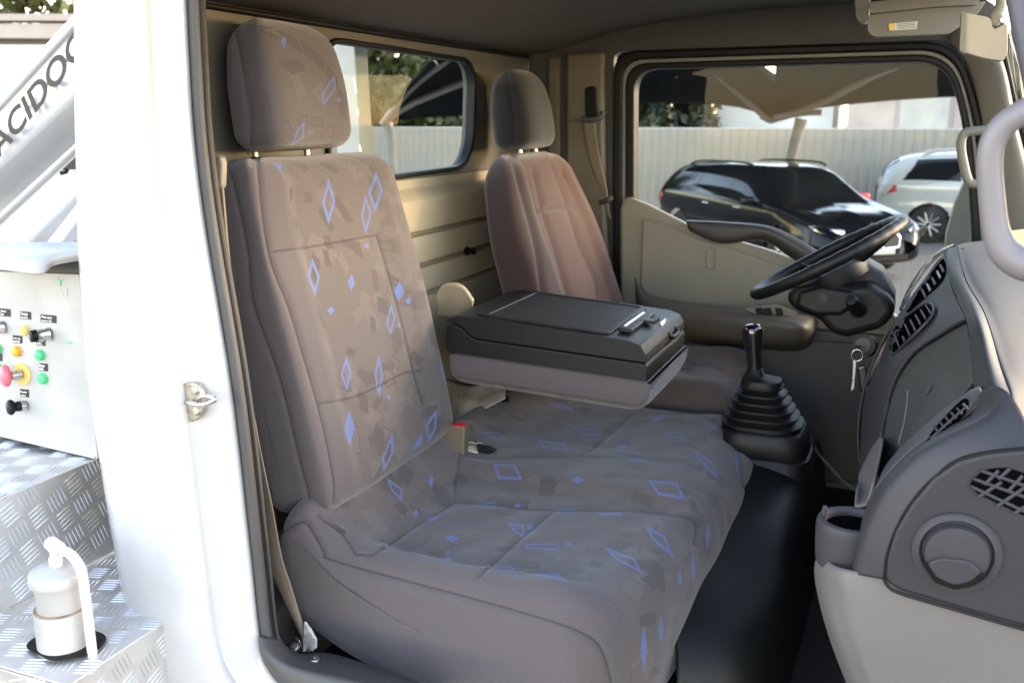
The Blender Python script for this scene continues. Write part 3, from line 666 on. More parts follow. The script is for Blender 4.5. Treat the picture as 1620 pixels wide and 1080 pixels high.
for px, py, s1, s2, w_ in [(41, 499, 'Garga', 'tension', 17), (77, 504, 'Mise sous', 'tension 24v', 25), (28, 537, 'Grsk rem', 'anntd', 15), (65, 541, 'Arret', 'AAL', 14), (69, 581, 'Rear', 'Aid', 14), (39, 622, 'Manette', 'arriere', 14), (5, 494, 'mise Panie', 'rol 2m', 24), (-2, 565, 'Bas', 'AV', 12)]:
    o_ = onbox(px-w_/2, py+5, .0003); ex = onbox(px+w_/2, py+5+w_*.09, .0003)-o_; ey = onbox(px-w_/2-.3, py-7, .0003)-o_
    lb = prism('button_label', [o_, o_+ex, o_+ex+ey, o_+ey], (0, -.0004, 0), M['text'], t, 0)
    for k, s_ in enumerate((s1, s2)):
        hgt = np.linalg.norm(ey)*.5
        text('lettering', s_, o_+ex*.06+ey*(.54-.44*k)+np.array([0, -.0006, 0]), ex, ey, min(hgt, np.linalg.norm(ex)*1.55/len(s_)), M['wtext'], lb, ext=.0003, bold=.01)
for pts in [[(92, 442), (96, 445), (95, 452)], [(104, 542), (108, 542), (114, 543)], [(95, 444), (99, 443)]]:
    tube('ink_mark', [onbox(x, y, .0006) for x, y in pts], .0011, M['greenink'], t, n=8, seg=5)
tube('ink_mark', [onbox(x, y, .0005) for x, y in [(97, 458), (100, 470), (106, 468), (107, 458), (104, 454)]], .0004, M['zinc'], t, n=20, seg=5)

# ---- moulded white cover over the box
t = thing('white_cover', 'white moulded plastic cover lying above the control box', 'cover', loc=tuple(PY(40, 410, 1.35)))
patch('shell', [C((-60, 428, 1.17), (0, 427, 1.17), (40, 432, 1.17), (68, 433, 1.18), (82, 421, 1.2), (112, 414, 1.22), (150, 408, 1.24)), C((-60, 400, 1.19), (0, 402, 1.19), (60, 402, 1.2), (100, 398, 1.22), (150, 395, 1.24)),
       C((-60, 392, 1.3), (0, 389, 1.3), (60, 386, 1.3), (100, 388, 1.32), (150, 388, 1.34)), C((-60, 385, 1.6), (0, 385, 1.6), (150, 384, 1.6))], 40, 24, M['wdirty'], t, solid=.004)
prism('underside', [PY(66, 432, 1.25), PY(86, 419, 1.25), PY(150, 409, 1.25), PY(150, 434, 1.25)], (0, .3, 0), M['rubg'], t, .002)

# ---- lifting boom
t = thing('boom', 'large white lifting boom with black lettering rising diagonally behind the cab', 'boom', loc=tuple(PY(0, 300, 2.1)))
def beam(nm, a, b_, c_, d_, Y0, Y1, m_=None, bev=.01): return pxprism(nm, [a, b_, c_, d_], Y0, Y1, m_ or M['white'], t, bevel=bev)
beam('boom_section', (-120, 272), (190, -66), (190, 84), (-120, 372), 1.95, 2.25, bev=.02)
beam('edge_rib', (-120, 283), (190, -55), (190, -40), (-120, 298), 1.935, 1.9502, bev=.004)
beam('lower_section', (-120, 455), (190, 168), (190, 245), (-120, 545), 2.05, 2.3, M['white'], bev=.02)
beam('lower_flange', (-120, 446), (190, 160), (190, 169), (-120, 456), 2.03, 2.32, bev=.004)
beam('support_tube', (-20, 500), (190, 232), (190, 262), (10, 500), 1.9, 1.95, bev=.01)
beam('support_tube', (60, 460), (190, 320), (190, 345), (85, 460), 1.85, 1.9, M['wdirty'], bev=.01)
tube('hook', [PY(97, 274, 2.02), PY(104, 272, 2.02), PY(106, 268, 2.02)], .006, M['rub'], t, n=8)
pxprism('dark_joint', [(97, 269), (122, 246), (122, 268)], 2.02, 2.03, M['text'], t, bevel=.001)
o_ = PY(-2, 250, 1.932); e_ = PY(100, 124, 1.932)-o_; up_ = PY(-20, 207, 1.932)-o_
text('lettering', 'ACIDOC', o_+np.array([0, -.001, 0]), e_, up_, .083, M['text'], t, ext=.001, bold=.025, ortho=False, sx=1.4)

# ---- brown steel rail and white wall far left
t = tag(pxprism('steel_rail', [(-80, 22), (130, 22), (130, 34), (-80, 33)], 9, 9.3, mat('brown_steel', (.25, .20, .17), .5, var=.08), None, bevel=.01), 'brown grey steel gutter rail above the white wall at the top left', 'rail')
prism('lower_profile', [PY(-80, 37, 9.05), PY(130, 37, 9.05), PY(130, 62, 9.05), PY(-80, 60, 9.05)], (0, .3, 0), mat('brown_steel_2', (.27, .22, .19), .5, var=.08), t, .01)
prism('dark_strip', [PY(-80, 61, 9.2), PY(130, 63, 9.2), PY(130, 70, 9.2), PY(-80, 70, 9.2)], (0, .3, 0), M['rubg'], t, .01)
a = PY(-160, 69, 9.25); b_ = PY(200, 69, 9.25)
t = tag(prism('boundary_wall', [a, b_, (b_[0], b_[1], 0), (a[0], a[1], 0)], (0, .25, 0), mat('white_render', (.75, .74, .71), .9, var=.05, vscale=1), None, .01), 'bright white wall standing behind the boom', 'wall')
# white post seen through rear window
a = PY(527, 60, 2.1); b_ = PY(562, 60, 2.1)
t = thing('white_post', 'white steel post with rust spots right behind the rear window', 'post', loc=((a[0]+b_[0])/2, 2.15, .9))
P_ = [PY(522, 70, 2.1), PY(561, 70, 2.1), PY(575, 300, 2.1), PY(537, 300, 2.1)]
prism('column', P_, (0, .06, 0), M['wdirty'], t, .004)
for x, y in [(561, 130), (563, 142), (566, 178), (570, 235)]: prism('rust_spot', rrect([PY(x-2, y-6, 2.0995), PY(x+1, y-5, 2.0995), PY(x+2, y+6, 2.0995), PY(x-1, y+4, 2.0995)], .003), (0, -.0006, 0), M['zinc'], t, 0)

# ============================================================ CAB
cab = thing('truck_cab', 'white truck cab with its near door opening seen from outside, beige interior', 'truck cab', loc=(-.5, 2.05, 1.0))
# door pillar sheet metal
ys = [-40, 0, 100, 200, 300, 400, 500, 600, 700, 800, 900, 1000, 1050, 1090, 1140, 1220]
le = np.interp(ys, [0, 200, 400, 600, 760, 980, 1050, 1080, 1220], [118, 120, 125, 140, 163, 200, 214, 224, 262])
ri = np.interp(ys, [-40, 0, 100, 200, 300, 400, 500, 600, 700, 800, 900, 1000, 1045, 1085, 1140, 1220], [296, 297, 302, 308, 319, 334, 351, 367, 380, 391, 402, 413, 424, 452, 500, 580])
cols = [(0, .07), (.005, .028), (.03, .008), (.10, -.003), (.25, -.012), (.42, -.016), (.56, -.014), (.63, -.004), (.68, .010), (.80, .020), (.90, .026), (.97, .036), (1, .052)]
curves = [[PY(l+(r-l)*f_, y, 1.115+d) for l, r, y in zip(le, ri, ys)] for f_, d in cols]
patch('pillar_panel', curves, 90, 60, mat('pillar_paint', (.455, .455, .448), .25, var=.03, vscale=5, coat=.5), cab, solid=.003)
# seals
ins = lambda off, Y: [PY(r+off, y, Y) for r, y in zip(ri[:13], ys[:13])]
patch('door_trim', [ins(-1, 1.160), ins(3, 1.150), ins(9, 1.150), ins(16, 1.158), ins(18, 1.17)], 90, 14, M['rubg'], cab, solid=.002)
tube('door_seal', ins(19.5, 1.165), .0042, M['rub'], cab, n=90, seg=12)
patch('inner_pillar_trim', [ins(20, 1.168), ins(24, 1.170), ins(27, 1.20), ins(26, 1.30)], 80, 10, M['trimd'], cab, solid=.002)
# striker
sk = pxprism('door_striker', rrect([(289, 608), (300, 603), (318, 603), (327, 622), (328, 652), (316, 664), (297, 664), (290, 655)], 7, 5).tolist(), 1.128, 1.118, M['zinc'], cab, bevel=.002)
cS = lambda x, y, o: PY(x, y, 1.118-o)
tube('striker_loop', [cS(295, 636, 0), cS(300, 637, .010), cS(312, 640, .018), cS(327, 639, .022), cS(339, 633, .02), cS(338, 629, .018), cS(325, 626, .014), cS(313, 630, .006), cS(309, 634, 0)], .0035, M['chrome'], sk, n=40)
for x, y in [(309, 618), (311, 651)]: lathe('screw', [(.0065, 0), (.0065, .002), (.003, .003), (.001, .0015)], cS(x, y, 0), (0, -1, 0), M['zinc'], sk, 8)
lathe('paint_mark', [(.001, 0), (.0018, .0002), (.0001, .0004)], cS(313, 612, .0015), (0, -1, 0), M['ora'], sk, 8)
# sill
sill = patch('door_sill', [C((411, 1006, 1.148), (413, 1030, 1.135), (424, 1056, 1.125), (452, 1090, 1.12), (520, 1140, 1.12)), C((414, 1007, 1.142), (421, 1032, 1.122), (440, 1058, 1.115), (480, 1090, 1.11), (560, 1135, 1.11)),
      C((424, 1009, 1.146), (436, 1030, 1.135), (464, 1053, 1.125), (553, 1080, 1.12), (680, 1122, 1.12)), C((432, 1006, 1.165), (446, 1026, 1.16), (475, 1048, 1.155), (560, 1071, 1.15), (700, 1110, 1.15)),
      C((438, 1001, 1.19), (454, 1025, 1.22), (478, 1035, 1.24), (530, 1036, 1.27), (700, 1092, 1.25)), C((438, 1015, 1.2), (454, 1034, 1.235), (478, 1044, 1.255), (530, 1046, 1.28), (700, 1102, 1.26))], 50, 40, M['trimd'], cab, solid=.003)
lathe('sill_screw', [(.0085, .0), (.0085, .001), (.007, .0015), (.0055, .003), (.002, .003), (.001, .002)], PY(498, 1043, 1.19), (0, -.3, 1), M['zinc'], sill, 20)
# anchor bolt
lathe('anchor_bolt', [(.009, 0), (.009, .002), (.0062, .0025), (.0062, .007), (.001, .0075)], PY(467, 1023, 1.25), (.1, -.6, .8), M['zinc'], cab, 6)
pxprism('anchor_bracket', [(451, 1020), (463, 1007), (473, 1012), (478, 1028), (470, 1034)], 1.262, 1.266, M['zinc'], cab, bevel=.001)
# floor and interior side walls
box('cab_floor', (-.35, 2.1, 1.0), (1.8, 1.95, .04), M['floorm'], cab, .01)
box('seat_well_wall', (-1.10, 1.245, 1.22), (.09, .04, .40), M['rub'], cab, .01)
# rear wall with window opening
def yz(c): return np.array([XB, c[0], c[1]])
win = rrect([(1.79, 2.268), (2.555, 2.262), (2.525, 1.972), (1.79, 1.962)], [.07, .085, .11, .06], 10)
cen = win.mean(0); Y0_, Y1_, Z0_, Z1_ = 1.19, 3.20, 1.955, 2.36
def toedge(p):
    d = p-cen; s_ = min(((Y1_ if d[0] > 0 else Y0_)-cen[0])/d[0] if abs(d[0]) > 1e-6 else 1e9, ((Z1_ if d[1] > 0 else Z0_)-cen[1])/d[1] if abs(d[1]) > 1e-6 else 1e9); return cen+d*s_
O_ = np.array([toedge(p) for p in win])
for cx_ in [(Y0_, Z1_), (Y1_, Z1_), (Y1_, Z0_), (Y0_, Z0_)]:
    k = np.argmin(np.linalg.norm(O_-np.array(cx_), axis=1)); O_[k] = cx_
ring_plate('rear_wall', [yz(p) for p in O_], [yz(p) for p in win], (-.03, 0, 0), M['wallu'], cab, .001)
def scl(P, d):   # grow outline by d
    n_ = np.roll(P, -1, 0)-np.roll(P, 1, 0); n_ = np.stack([n_[:, 1], -n_[:, 0]], -1); n_ /= np.linalg.norm(n_, axis=1)[:, None]+1e-9
    if np.sum((P-P.mean(0))*n_) < 0: n_ = -n_
    return P+n_*d
ws = ring_plate('rear_window_seal', [yz(p)+np.array([.011, 0, 0]) for p in scl(win, .006)], [yz(p)+np.array([.011, 0, 0]) for p in scl(win, -.006)], (-.03, 0, 0), M['rub'], cab, .004)
mesh('rear_window_pane', [yz(p)+np.array([-.015, 0, 0]) for p in win], [list(range(len(win)))], M['glass'], cab, smooth=False)
# embossed surround and ribbed lower wall
lv = [2.34] + [PX(700, y, XB)[2] for y in (292, 306, 310, 352, 358, 398, 404, 440, 446, 500)] + [1.35, 1.05]
prof = [(XB, lv[0]-.385), (XB, lv[1]), (XB+.030, lv[2]), (XB+.034, lv[3]), (XB+.036, lv[4]), (XB+.016, lv[5]), (XB+.040, lv[5]-.004), (XB+.042, lv[6]), (XB+.020, lv[7]), (XB+.046, lv[7]-.004), (XB+.048, lv[8]), (XB+.03, lv[9]), (XB+.052, lv[9]-.004), (XB+.055, lv[10]), (XB+.055, lv[12]), (XB-.03, lv[12]), (XB-.03, lv[0]-.385)]
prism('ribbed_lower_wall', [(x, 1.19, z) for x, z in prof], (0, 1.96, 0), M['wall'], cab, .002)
lathe('coat_hook', [(.012, 0), (.012, .006), (.005, .008), (.005, .02), (.009, .022), (.009, .028), (.001, .029)], PX(738, 397, XB+.045), (1, -.2, 0), M['rub'], cab, 18)
patch('storage_pocket', [C((690, 470, 2.02), (700, 452, 2.02), (718, 448, 2.02), (734, 455, 2.02), (748, 475, 2.02)), C((692, 500, 2.06), (702, 500, 2.06), (718, 500, 2.06), (734, 500, 2.06), (745, 500, 2.06))], 24, 10, M['wall'], cab, solid=.008)
# ceiling
patch('headliner', [[(-1.19, y, ZC-.004) for y in (1.15, 2, 3.2)], [(-1.08, y, ZC+.004) for y in (1.15, 2, 3.2)], [(-.8, y, ZC+.07) for y in (1.15, 2, 3.2)], [(-.4, y, ZC+.105) for y in (1.15, 2, 3.2)], [(.0, y, ZC+.11) for y in (1.15, 2, 3.2)], [(.14, y, ZC+.09) for y in (1.15, 2, 3.2)]], 20, 30, M['liner'], cab, solid=.02)
box('roof_skin', (-.52, 2.13, ZC+.15), (1.40, 2.14, .03), M['white'], cab, .012)
tube('headliner_seam', [(XB+.004, 1.16, ZC-.022), (XB+.004, 2, ZC-.022), (XB+.004, 3.15, ZC-.022)], .006, M['rub'], cab)
# far side inner wall around the door
mwall = M['beige']
def ringpx(nm, A, B, Y0, Y1, m_, bev=.003, r=(0, .07, .09, .1, .1, 0), par=cab):
    PA = rrect([PY(x, y, Y0) for x, y in A], r, 8); PB = rrect([PY(x, y, Y0) for x, y in B], r, 8)
    return ring_plate(nm, PA, PB, (0, Y1-Y0, 0), m_, par, bev)
A_ = [(968, 690), (970, 82), (1514, 64), (1556, 190), (1572, 330), (1600, 690)]
B_ = [(982, 680), (984, 95), (1508, 78), (1542, 190), (1556, 330), (1580, 680)]
C_ = [(988, 676), (990, 101), (1504, 85), (1535, 190), (1548, 330), (1570, 676)]
D_ = [(1002, 670), (1003, 110), (1497, 96), (1524, 190), (1536, 330), (1548, 670)]
Wl = [(838, 690), (836, 34), (1575, -8), (1640, 190), (1680, 330), (1720, 690)]
ringpx('far_side_wall', Wl, A_, 2.96, 3.0, M['trimd'], .004, r=(0, .03, .07, .1, .1, 0))
ringpx('door_opening_seal', A_, B_, 2.935, 3.0, M['rub'], .007)
ringpx('door_frame', B_, C_, 2.945, 3.0, M['beigeg'], .003)
ringpx('window_channel', C_, D_, 2.940, 3.0, M['rub'], .005)
wg = rrect([PY(x, y, 2.975) for x, y in D_], (0, .07, .09, .1, .1, 0), 8)
mesh('far_door_window', wg, [list(range(len(wg)))], M['glass'], cab, smooth=False)
# far belt pillar
fp = thing('seat_belt', 'beige driver seat belt hanging on the far door pillar', 'seat belt', 'seat belts', loc=tuple(PY(940, 470, 2.9)))
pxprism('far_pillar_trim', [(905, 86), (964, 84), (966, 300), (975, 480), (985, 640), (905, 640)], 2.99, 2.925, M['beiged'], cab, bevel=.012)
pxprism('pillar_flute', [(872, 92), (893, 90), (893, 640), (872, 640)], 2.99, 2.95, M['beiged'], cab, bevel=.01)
tube('guide', [PY(921, 188, 2.905), PY(935, 190, 2.90), PY(950, 186, 2.905), PY(954, 178, 2.915)], .009, M['trimd'], fp, n=12)
pxprism('adjuster_slot', rrect([(926, 138), (944, 136), (946, 186), (927, 188)], 7, 5).tolist(), 2.924, 2.916, M['rub'], cab, bevel=.003)
patch('webbing', [C((922, 190, 2.912), (924, 215, 2.91), (935, 262, 2.905), (950, 300, 2.89), (957, 330, 2.885), (962, 345, 2.88)), C((943, 190, 2.905), (944, 215, 2.90), (952, 262, 2.895), (960, 300, 2.88), (963, 330, 2.875), (966, 345, 2.87))], 30, 5, M['strap'], fp, solid=.0015)
tube('stop_button', [PY(950, 320, 2.88), PY(962, 317, 2.86), PY(967, 310, 2.86)], .008, M['trimd'], fp, n=8)
# far door trim
dr = thing('driver_door', 'beige moulded far door with armrest, window switches and dark pull bar', 'door', loc=tuple(PY(1150, 640, 2.9)))
P_ = [(1002, 312), (1030, 323), (1088, 352), (1150, 374), (1210, 391), (1262, 409), (1330, 442), (1400, 478), (1440, 520), (1440, 640), (1000, 640), (986, 560), (985, 330), (990, 312)]
pxprism('upper_trim', P_, 2.935, 2.90, M['beige'], dr, bevel=.010)
P_ = [(1018, 345), (1050, 352), (1110, 378), (1180, 400), (1262, 430), (1330, 465), (1400, 520), (1290, 520), (1040, 490), (1014, 450)]
pxprism('inset_panel', P_, 2.898, 2.888, M['beige'], dr, bevel=.006, curve=0)
patch('armrest', [C((1005, 440, 2.895), (1020, 462, 2.87), (1080, 478, 2.84), (1180, 488, 2.80), (1260, 498, 2.78), (1285, 500, 2.86)), C((1006, 458, 2.885), (1024, 478, 2.84), (1080, 492, 2.79), (1180, 500, 2.74), (1262, 510, 2.72), (1290, 506, 2.84)),
      C((1008, 480, 2.88), (1030, 500, 2.83), (1090, 512, 2.78), (1180, 518, 2.73), (1266, 526, 2.715), (1290, 524, 2.84)), C((1014, 500, 2.89), (1040, 516, 2.86), (1100, 530, 2.80), (1190, 540, 2.76), (1256, 545, 2.76), (1284, 540, 2.86)), C((1020, 520, 2.9), (1050, 530, 2.9), (1110, 545, 2.88), (1200, 552, 2.88), (1256, 556, 2.88), (1284, 552, 2.9))], 50, 30, mat('armrest_brown', (.115, .098, .075), .5, var=.06, bump=.2, bscale=800), dr, solid=.003)
sw = PZ(1207, 494, PY(1207, 494, 2.755)[2]+.004)
pxprism('switch_panel', [(1176, 486), (1228, 481), (1262, 494), (1256, 500), (1196, 497)], 2.765, 2.755, M['beige'], dr, bevel=.002)
for x in (1201, 1214, 1232): pxprism('window_switch', [(x-6, 487), (x+5, 486), (x+8, 497), (x-3, 498)], 2.753, 2.745, M['rub'], dr, bevel=.002)
pxprism('lower_trim', [(1000, 520), (1440, 545), (1440, 760), (1000, 760)], 2.895, 2.87, M['trimd'], dr, bevel=.01)
tube('reflector', rrect([PY(1117, 392, 2.886), PY(1131, 393, 2.886), PY(1131, 426, 2.886), PY(1117, 425, 2.886)], .012, 6), .0008, M['trimd'], dr, closed=True, seg=6)
patch('pull_bar', [C((1086, 349, 2.89), (1150, 352, 2.88), (1215, 358, 2.87), (1262, 378, 2.87), (1300, 402, 2.87), (1330, 425, 2.88), (1352, 445, 2.89)), C((1086, 352, 2.87), (1150, 357, 2.86), (1212, 364, 2.85), (1260, 388, 2.85), (1298, 412, 2.85), (1325, 432, 2.86), (1345, 450, 2.88)),
      C((1090, 362, 2.87), (1138, 381, 2.86), (1208, 376, 2.855), (1255, 402, 2.855), (1290, 426, 2.855), (1315, 444, 2.865), (1335, 458, 2.88)), C((1094, 366, 2.89), (1142, 384, 2.89), (1206, 380, 2.88), (1250, 406, 2.88), (1284, 430, 2.88), (1310, 448, 2.88), (1330, 462, 2.89))], 50, 16, mat('dark_brown_trim', (.03, .026, .023), .5, bump=.2, bscale=800), dr, solid=.004)
# far A pillar
patch('far_front_pillar', [C((1500, 60, 2.93), (1535, 110, 2.94), (1556, 200, 2.94), (1568, 300, 2.94), (1590, 420, 2.94)), C((1508, 46, 2.90), (1556, 100, 2.9), (1580, 200, 2.9), (1596, 300, 2.9), (1620, 420, 2.9)),
      C((1520, 30, 2.86), (1576, 92, 2.88), (1600, 200, 2.88), (1624, 300, 2.88), (1650, 420, 2.88)), C((1530, 20, 2.9), (1582, 90, 2.9), (1608, 200, 2.9), (1634, 300, 2.9), (1660, 420, 2.9))], 40, 20, M['beigeg'], cab, solid=.006)
tube('windscreen_seal', C((1584, 60, 2.90), (1590, 92, 2.91), (1614, 200, 2.91), (1640, 300, 2.91)), .007, M['rub'], cab, n=20)
# windscreen
prism('windscreen', [PY(1590, 60, 2.92), PY(1660, 480, 2.92), np.array([.42, 1.18, 1.92]), np.array([.14, 1.18, 2.30])], (.004, 0, 0), M['wind'], cab, 0)

# ============================================================ SEATS
def frame(o, lean, sway=0):
    up = np.array([-math.sin(lean), 0, math.cos(lean)]); fr = np.array([math.cos(lean), 0, math.sin(lean)]); sd_ = np.array([0, 1, 0])
    return lambda L: np.array(o)+L[:, :1]*sd_+L[:, 1:2]*fr+L[:, 2:]*up
def seatback(nm, o, lean, H_, wid, thick, nr, nv, mat_, par, seams, plainfn, figures=True, top=.055, bot=.035, e=7, bulge=.012, recess=.010, seed=1, rs=.0034):
    hs = np.concatenate([np.linspace(0, bot, 12), np.linspace(bot, H_-top, nr)[1:-1], H_-top+top*np.sin(np.linspace(0, math.pi/2, 16))])
    rows = []
    for h in hs:
        s = h/H_; ins = 0
        if h < bot: ins = bot*(1-math.sqrt(max(0, 1-((bot-h)/bot)**2)))
        if h > H_-top: ins = top*(1-math.sqrt(max(0, 1-((h-H_+top)/top)**2)))
        w_, th = wid(s), thick(s)
        rows.append((h, 0, 0, max(w_-ins, .01), max(th-ins*.85, .004), e))
    Wd, L, UV = superloft(H_, rows, nv, frame(o, lean))
    nu = len(rows); x, y = L[:, 0], L[:, 1]; s = L[:, 2]/H_
    wv = np.array([wid(v) for v in s]); f = (y > 0)
    frd = np.array([math.cos(lean), 0, math.sin(lean)])
    prof = -recess*sm(.72, .52, np.abs(x)/wv)*sm(.0, .1, s)*sm(1, .85, s) + bulge*np.cos(np.clip((s-.25)/.6, -1, 1)*math.pi/2)*f
    Wd = Wd+frd*(prof*f)[:, None]
    F = dress(Wd, UV, plain=plainfn(L, wv), seams=seams, figures=figures, seed=seed)
    nrm = gnormals(Wd, nu, nv); c = Wd.mean(0); sg = np.sign(np.sum(nrm*(Wd-c), 1))[:, None]
    nz = np.sin(L[:, 0]*23+L[:, 2]*9)*np.sin(L[:, 2]*17-L[:, 0]*8)*.0012
    Wd = Wd - nrm*sg*(rs*np.exp(-(F['seamd']/5.0)**2)+nz)[:, None]*(y > -.02)[:, None]
    caps = [list(range(nv)), list(range((nu-1)*nv, nu*nv))]
    return gridmesh(nm, Wd, nu, nv, UV, F, mat_, par, caps=caps)
ben = thing('passenger_bench', 'double passenger bench in grey brown cloth woven with small blue diamonds', 'seat', 'cab seats', loc=(-.65, 1.8, 1.2))
wb = lambda s: .258*(1-.06*sm(.60, 1.05, s))+.004*math.sin(s*3)
tb = lambda s: .068-.012*s
SB = [[(352,262),(365,277),(375,318),(391,400),(401,481),(443,604),(475,732),(487,783),(484,822)], [(400,258),(408,262),(426,400),(460,494),(503,638),(529,758),(528,795)],
      [(430,398),(480,392),(540,382),(598,371)], [(503,638),(560,628),(610,605),(640,590),(665,586)], [(597,371),(612,420),(628,475),(640,520),(655,590),(670,640)]]
def plain_back(L, wv):
    return (1-sm(-.165, -.160, L[:, 0]+.01*(1-L[:, 2]/.62)))*1.0*np.ones(len(L))*(1) + ((L[:, 1] < -.03)*(L[:, 0] > -.16))*1.0
seatback('backrest', (-.962, 1.592, 1.405), math.radians(11.5), .641, wb, tb, 240, 520, M['fab'], ben, SB, plain_back, seed=3, e=9, top=.06)
# headrest
def headrest(o, lean, H_, w_, th, mat_, par, seams, fig, seed, taper=.12, e=3.6, plain=None):
    return seatback('headrest', o, lean, H_, lambda s: w_*(1-taper*sm(.45, 1, s)), lambda s: th*(1+.10*math.sin(s*3.1)-.18*s), 90, 260, mat_, par, seams, plain or (lambda L, wv: (1-sm(-w_*.80, -w_*.78, L[:, 0]))*1.0), figures=fig, top=.055, bot=.035, e=e, bulge=.006, recess=0, seed=seed, rs=.003)
hr = headrest((-1.078, 1.548, 2.046), math.radians(6), .232, .131, .056, M['fab'], ben, [[(372,45),(376,70),(384,110),(392,160),(397,200),(395,235),(385,244)], [(398,238),(440,235),(490,236),(520,230)]], True, 9, e=4.5)
for x, y in [(412, 238), (494, 236)]:
    p = PY(x, y, 1.50 if x < 450 else 1.61); p[0] -= .012
    tube('headrest_post', [p+np.array([0, 0, -.02]), p+np.array([-.004, 0, .05])], .006, M['zinc'], hr, seg=12)
    lathe('post_collar', [(.0175, 0), (.0175, .003), (.013, .008), (.007, .010), (.001, .010)], p+np.array([0, 0, -.022]), (-.1, 0, 1), M['blk'], hr, 24)
# bench cushion: side profile swept across the cab, with a roll under the backrest and a dished near seat
def cushion(nm, Yn, Yf, prof, r, ny, npf, disp, mat_, par, plainfn, seams, seed, figures=True):
    P0 = even(cr(prof, 400, True), npf, True)
    T = np.roll(P0, -1, 0)-np.roll(P0, 1, 0); n2 = np.stack([T[:, 1], -T[:, 0]], -1); n2 /= np.linalg.norm(n2, axis=1)[:, None]
    ctr = P0.mean(0)
    if np.sum((P0-ctr)*n2) < 0: n2 = -n2
    for _ in range(20): n2 = (np.roll(n2, 1, 0)+n2+np.roll(n2, -1, 0)); n2 /= np.linalg.norm(n2, axis=1)[:, None]
    a = np.linspace(0, math.pi/2, 40)
    ysl = [(Yn+r*(1-math.cos(t)), r*(1-math.sin(t)), Yn+r-r*(math.pi/2-t)) for t in a]
    mid = [(y, 0, y) for y in np.linspace(Yn+r, Yf-r, ny)[1:-1]]
    ysf = [(Yf-r*(1-math.cos(t)), r*(1-math.sin(t)), Yf-r+r*(math.pi/2-t)) for t in a[::-1]]
    rows = ysl+mid+ysf
    # flat end disc rings towards the centre
    V = []; UV = []; sarc = np.concatenate([[0], np.cumsum(np.linalg.norm(np.diff(P0, axis=0), axis=1))])
    end0 = P0-n2*r
    for f_ in np.concatenate([np.linspace(.02, .3, 8), np.linspace(.32, 1, int(110*min(1, npf/400)))])[:-1]:
        Q = ctr+(end0-ctr)*f_; V.append(np.stack([Q[:, 0], np.full(npf, Yn-.006*(1-f_**2)), Q[:, 1]], -1)); UV.append(np.stack([Q[:, 0]+5, Q[:, 1]], -1))
    for y, ins, vv in rows:
        Q = P0-n2*ins; V.append(np.stack([Q[:, 0], np.full(npf, y), Q[:, 1]], -1)); UV.append(np.stack([sarc, np.full(npf, vv)], -1))
    for f_ in np.linspace(1, .02, 8)[1:]:
        Q = ctr+(end0-ctr)*f_; V.append(np.stack([Q[:, 0], np.full(npf, Yf), Q[:, 1]], -1)); UV.append(np.stack([Q[:, 0]+5, Q[:, 1]], -1))
    nu = len(V); V = np.concatenate(V); UV = np.concatenate(UV)
    V = disp(V)
    F = dress(V, UV, plain=plainfn(V), seams=seams, seed=seed, figures=figures)
    nrm = gnormals(V, nu, npf); sg = np.sign(np.sum(nrm*(V-V.mean(0)), 1))[:, None]
    wr = (np.sin(V[:, 0]*31+V[:, 1]*13)*np.sin(V[:, 1]*19-V[:, 0]*11)+.5*np.sin(V[:, 0]*57-V[:, 1]*41))*.0013
    V = V - nrm*sg*(.0038*np.exp(-(F['seamd']/5.0)**2)+wr)[:, None]
    return gridmesh(nm, V, nu, npf, UV, F, mat_, par, caps=[list(range(npf)), list(range((nu-1)*npf, nu*npf))])
PR = [(-1.00, 1.30), (-.995, 1.37), (-.965, 1.405), (-.93, 1.408), (-.895, 1.392), (-.855, 1.374), (-.80, 1.366), (-.70, 1.363), (-.55, 1.366), (-.45, 1.369), (-.39, 1.360), (-.348, 1.335), (-.328, 1.295), (-.325, 1.24), (-.335, 1.16), (-.35, 1.10), (-.42, 1.085), (-.6, 1.10), (-.80, 1.15), (-.90, 1.185), (-.97, 1.23)]
def disp_bench(V):
    x, y, z = V.T; up = sm(1.28, 1.345, z)
    roll = .030*np.exp(-((x+.935)/.055)**2)*(1-sm(1.775, 1.83, y))*up
    rear = -.012*np.exp(-((x+.93)/.09)**2)*sm(1.80, 1.86, y)*up
    dish = -.016*sm(1.345, 1.40, y)*(1-sm(1.72, 1.80, y))*sm(-.88, -.83, x)*(1-sm(-.46, -.36, x))*up
    # shoulder between the two places is a raised panel
    rid = .006*sm(1.76, 1.80, y)*(1-sm(1.95, 2.0, y))*up
    dish2 = -.006*sm(2.0, 2.04, y)*(1-sm(2.26, 2.31, y))*sm(-.80, -.74, x)*(1-sm(-.46, -.38, x))*up
    side = .006*np.exp(-((y-1.33)/.035)**2)*up
    V = V.copy(); V[:, 2] = z+roll+rear+dish+rid+dish2+side
    fr = sm(-.62, -.34, x); V[:, 0] = x + fr*(.055*sm(1.35, 2.15, y)+.004-.075*(1-sm(1.27, 1.52, y))**2)          # front edge bows out a little
    return V
SC = [[(442,842),(479,825),(501,852),(514,879),(519,884),(617,911),(736,943),(864,980),(919,1000),(951,1025),(968,1080),(975,1160)],
      [(503,815),(543,842),(563,876),(588,877)],
      [(756,912),(814,859),(877,806)], [(921,721),(960,690),(1000,655)], [(588,878),(640,842),(718,792)], [(718,792),(800,799),(877,805),(980,806),(1090,818),(1100,860)], [(728,722),(722,745),(719,792)],
      [(728,718),(780,724),(840,721),(921,721),(1000,722),(1060,728),(1112,740)], [(1000,655),(1060,652),(1110,655),(1150,680),(1170,720),(1178,770)]]
def plain_bench(V):
    x, y, z = V.T
    return np.clip((1-sm(1.366, 1.370, y+.0*(x)))+sm(2.352, 2.357, y), 0, 1)
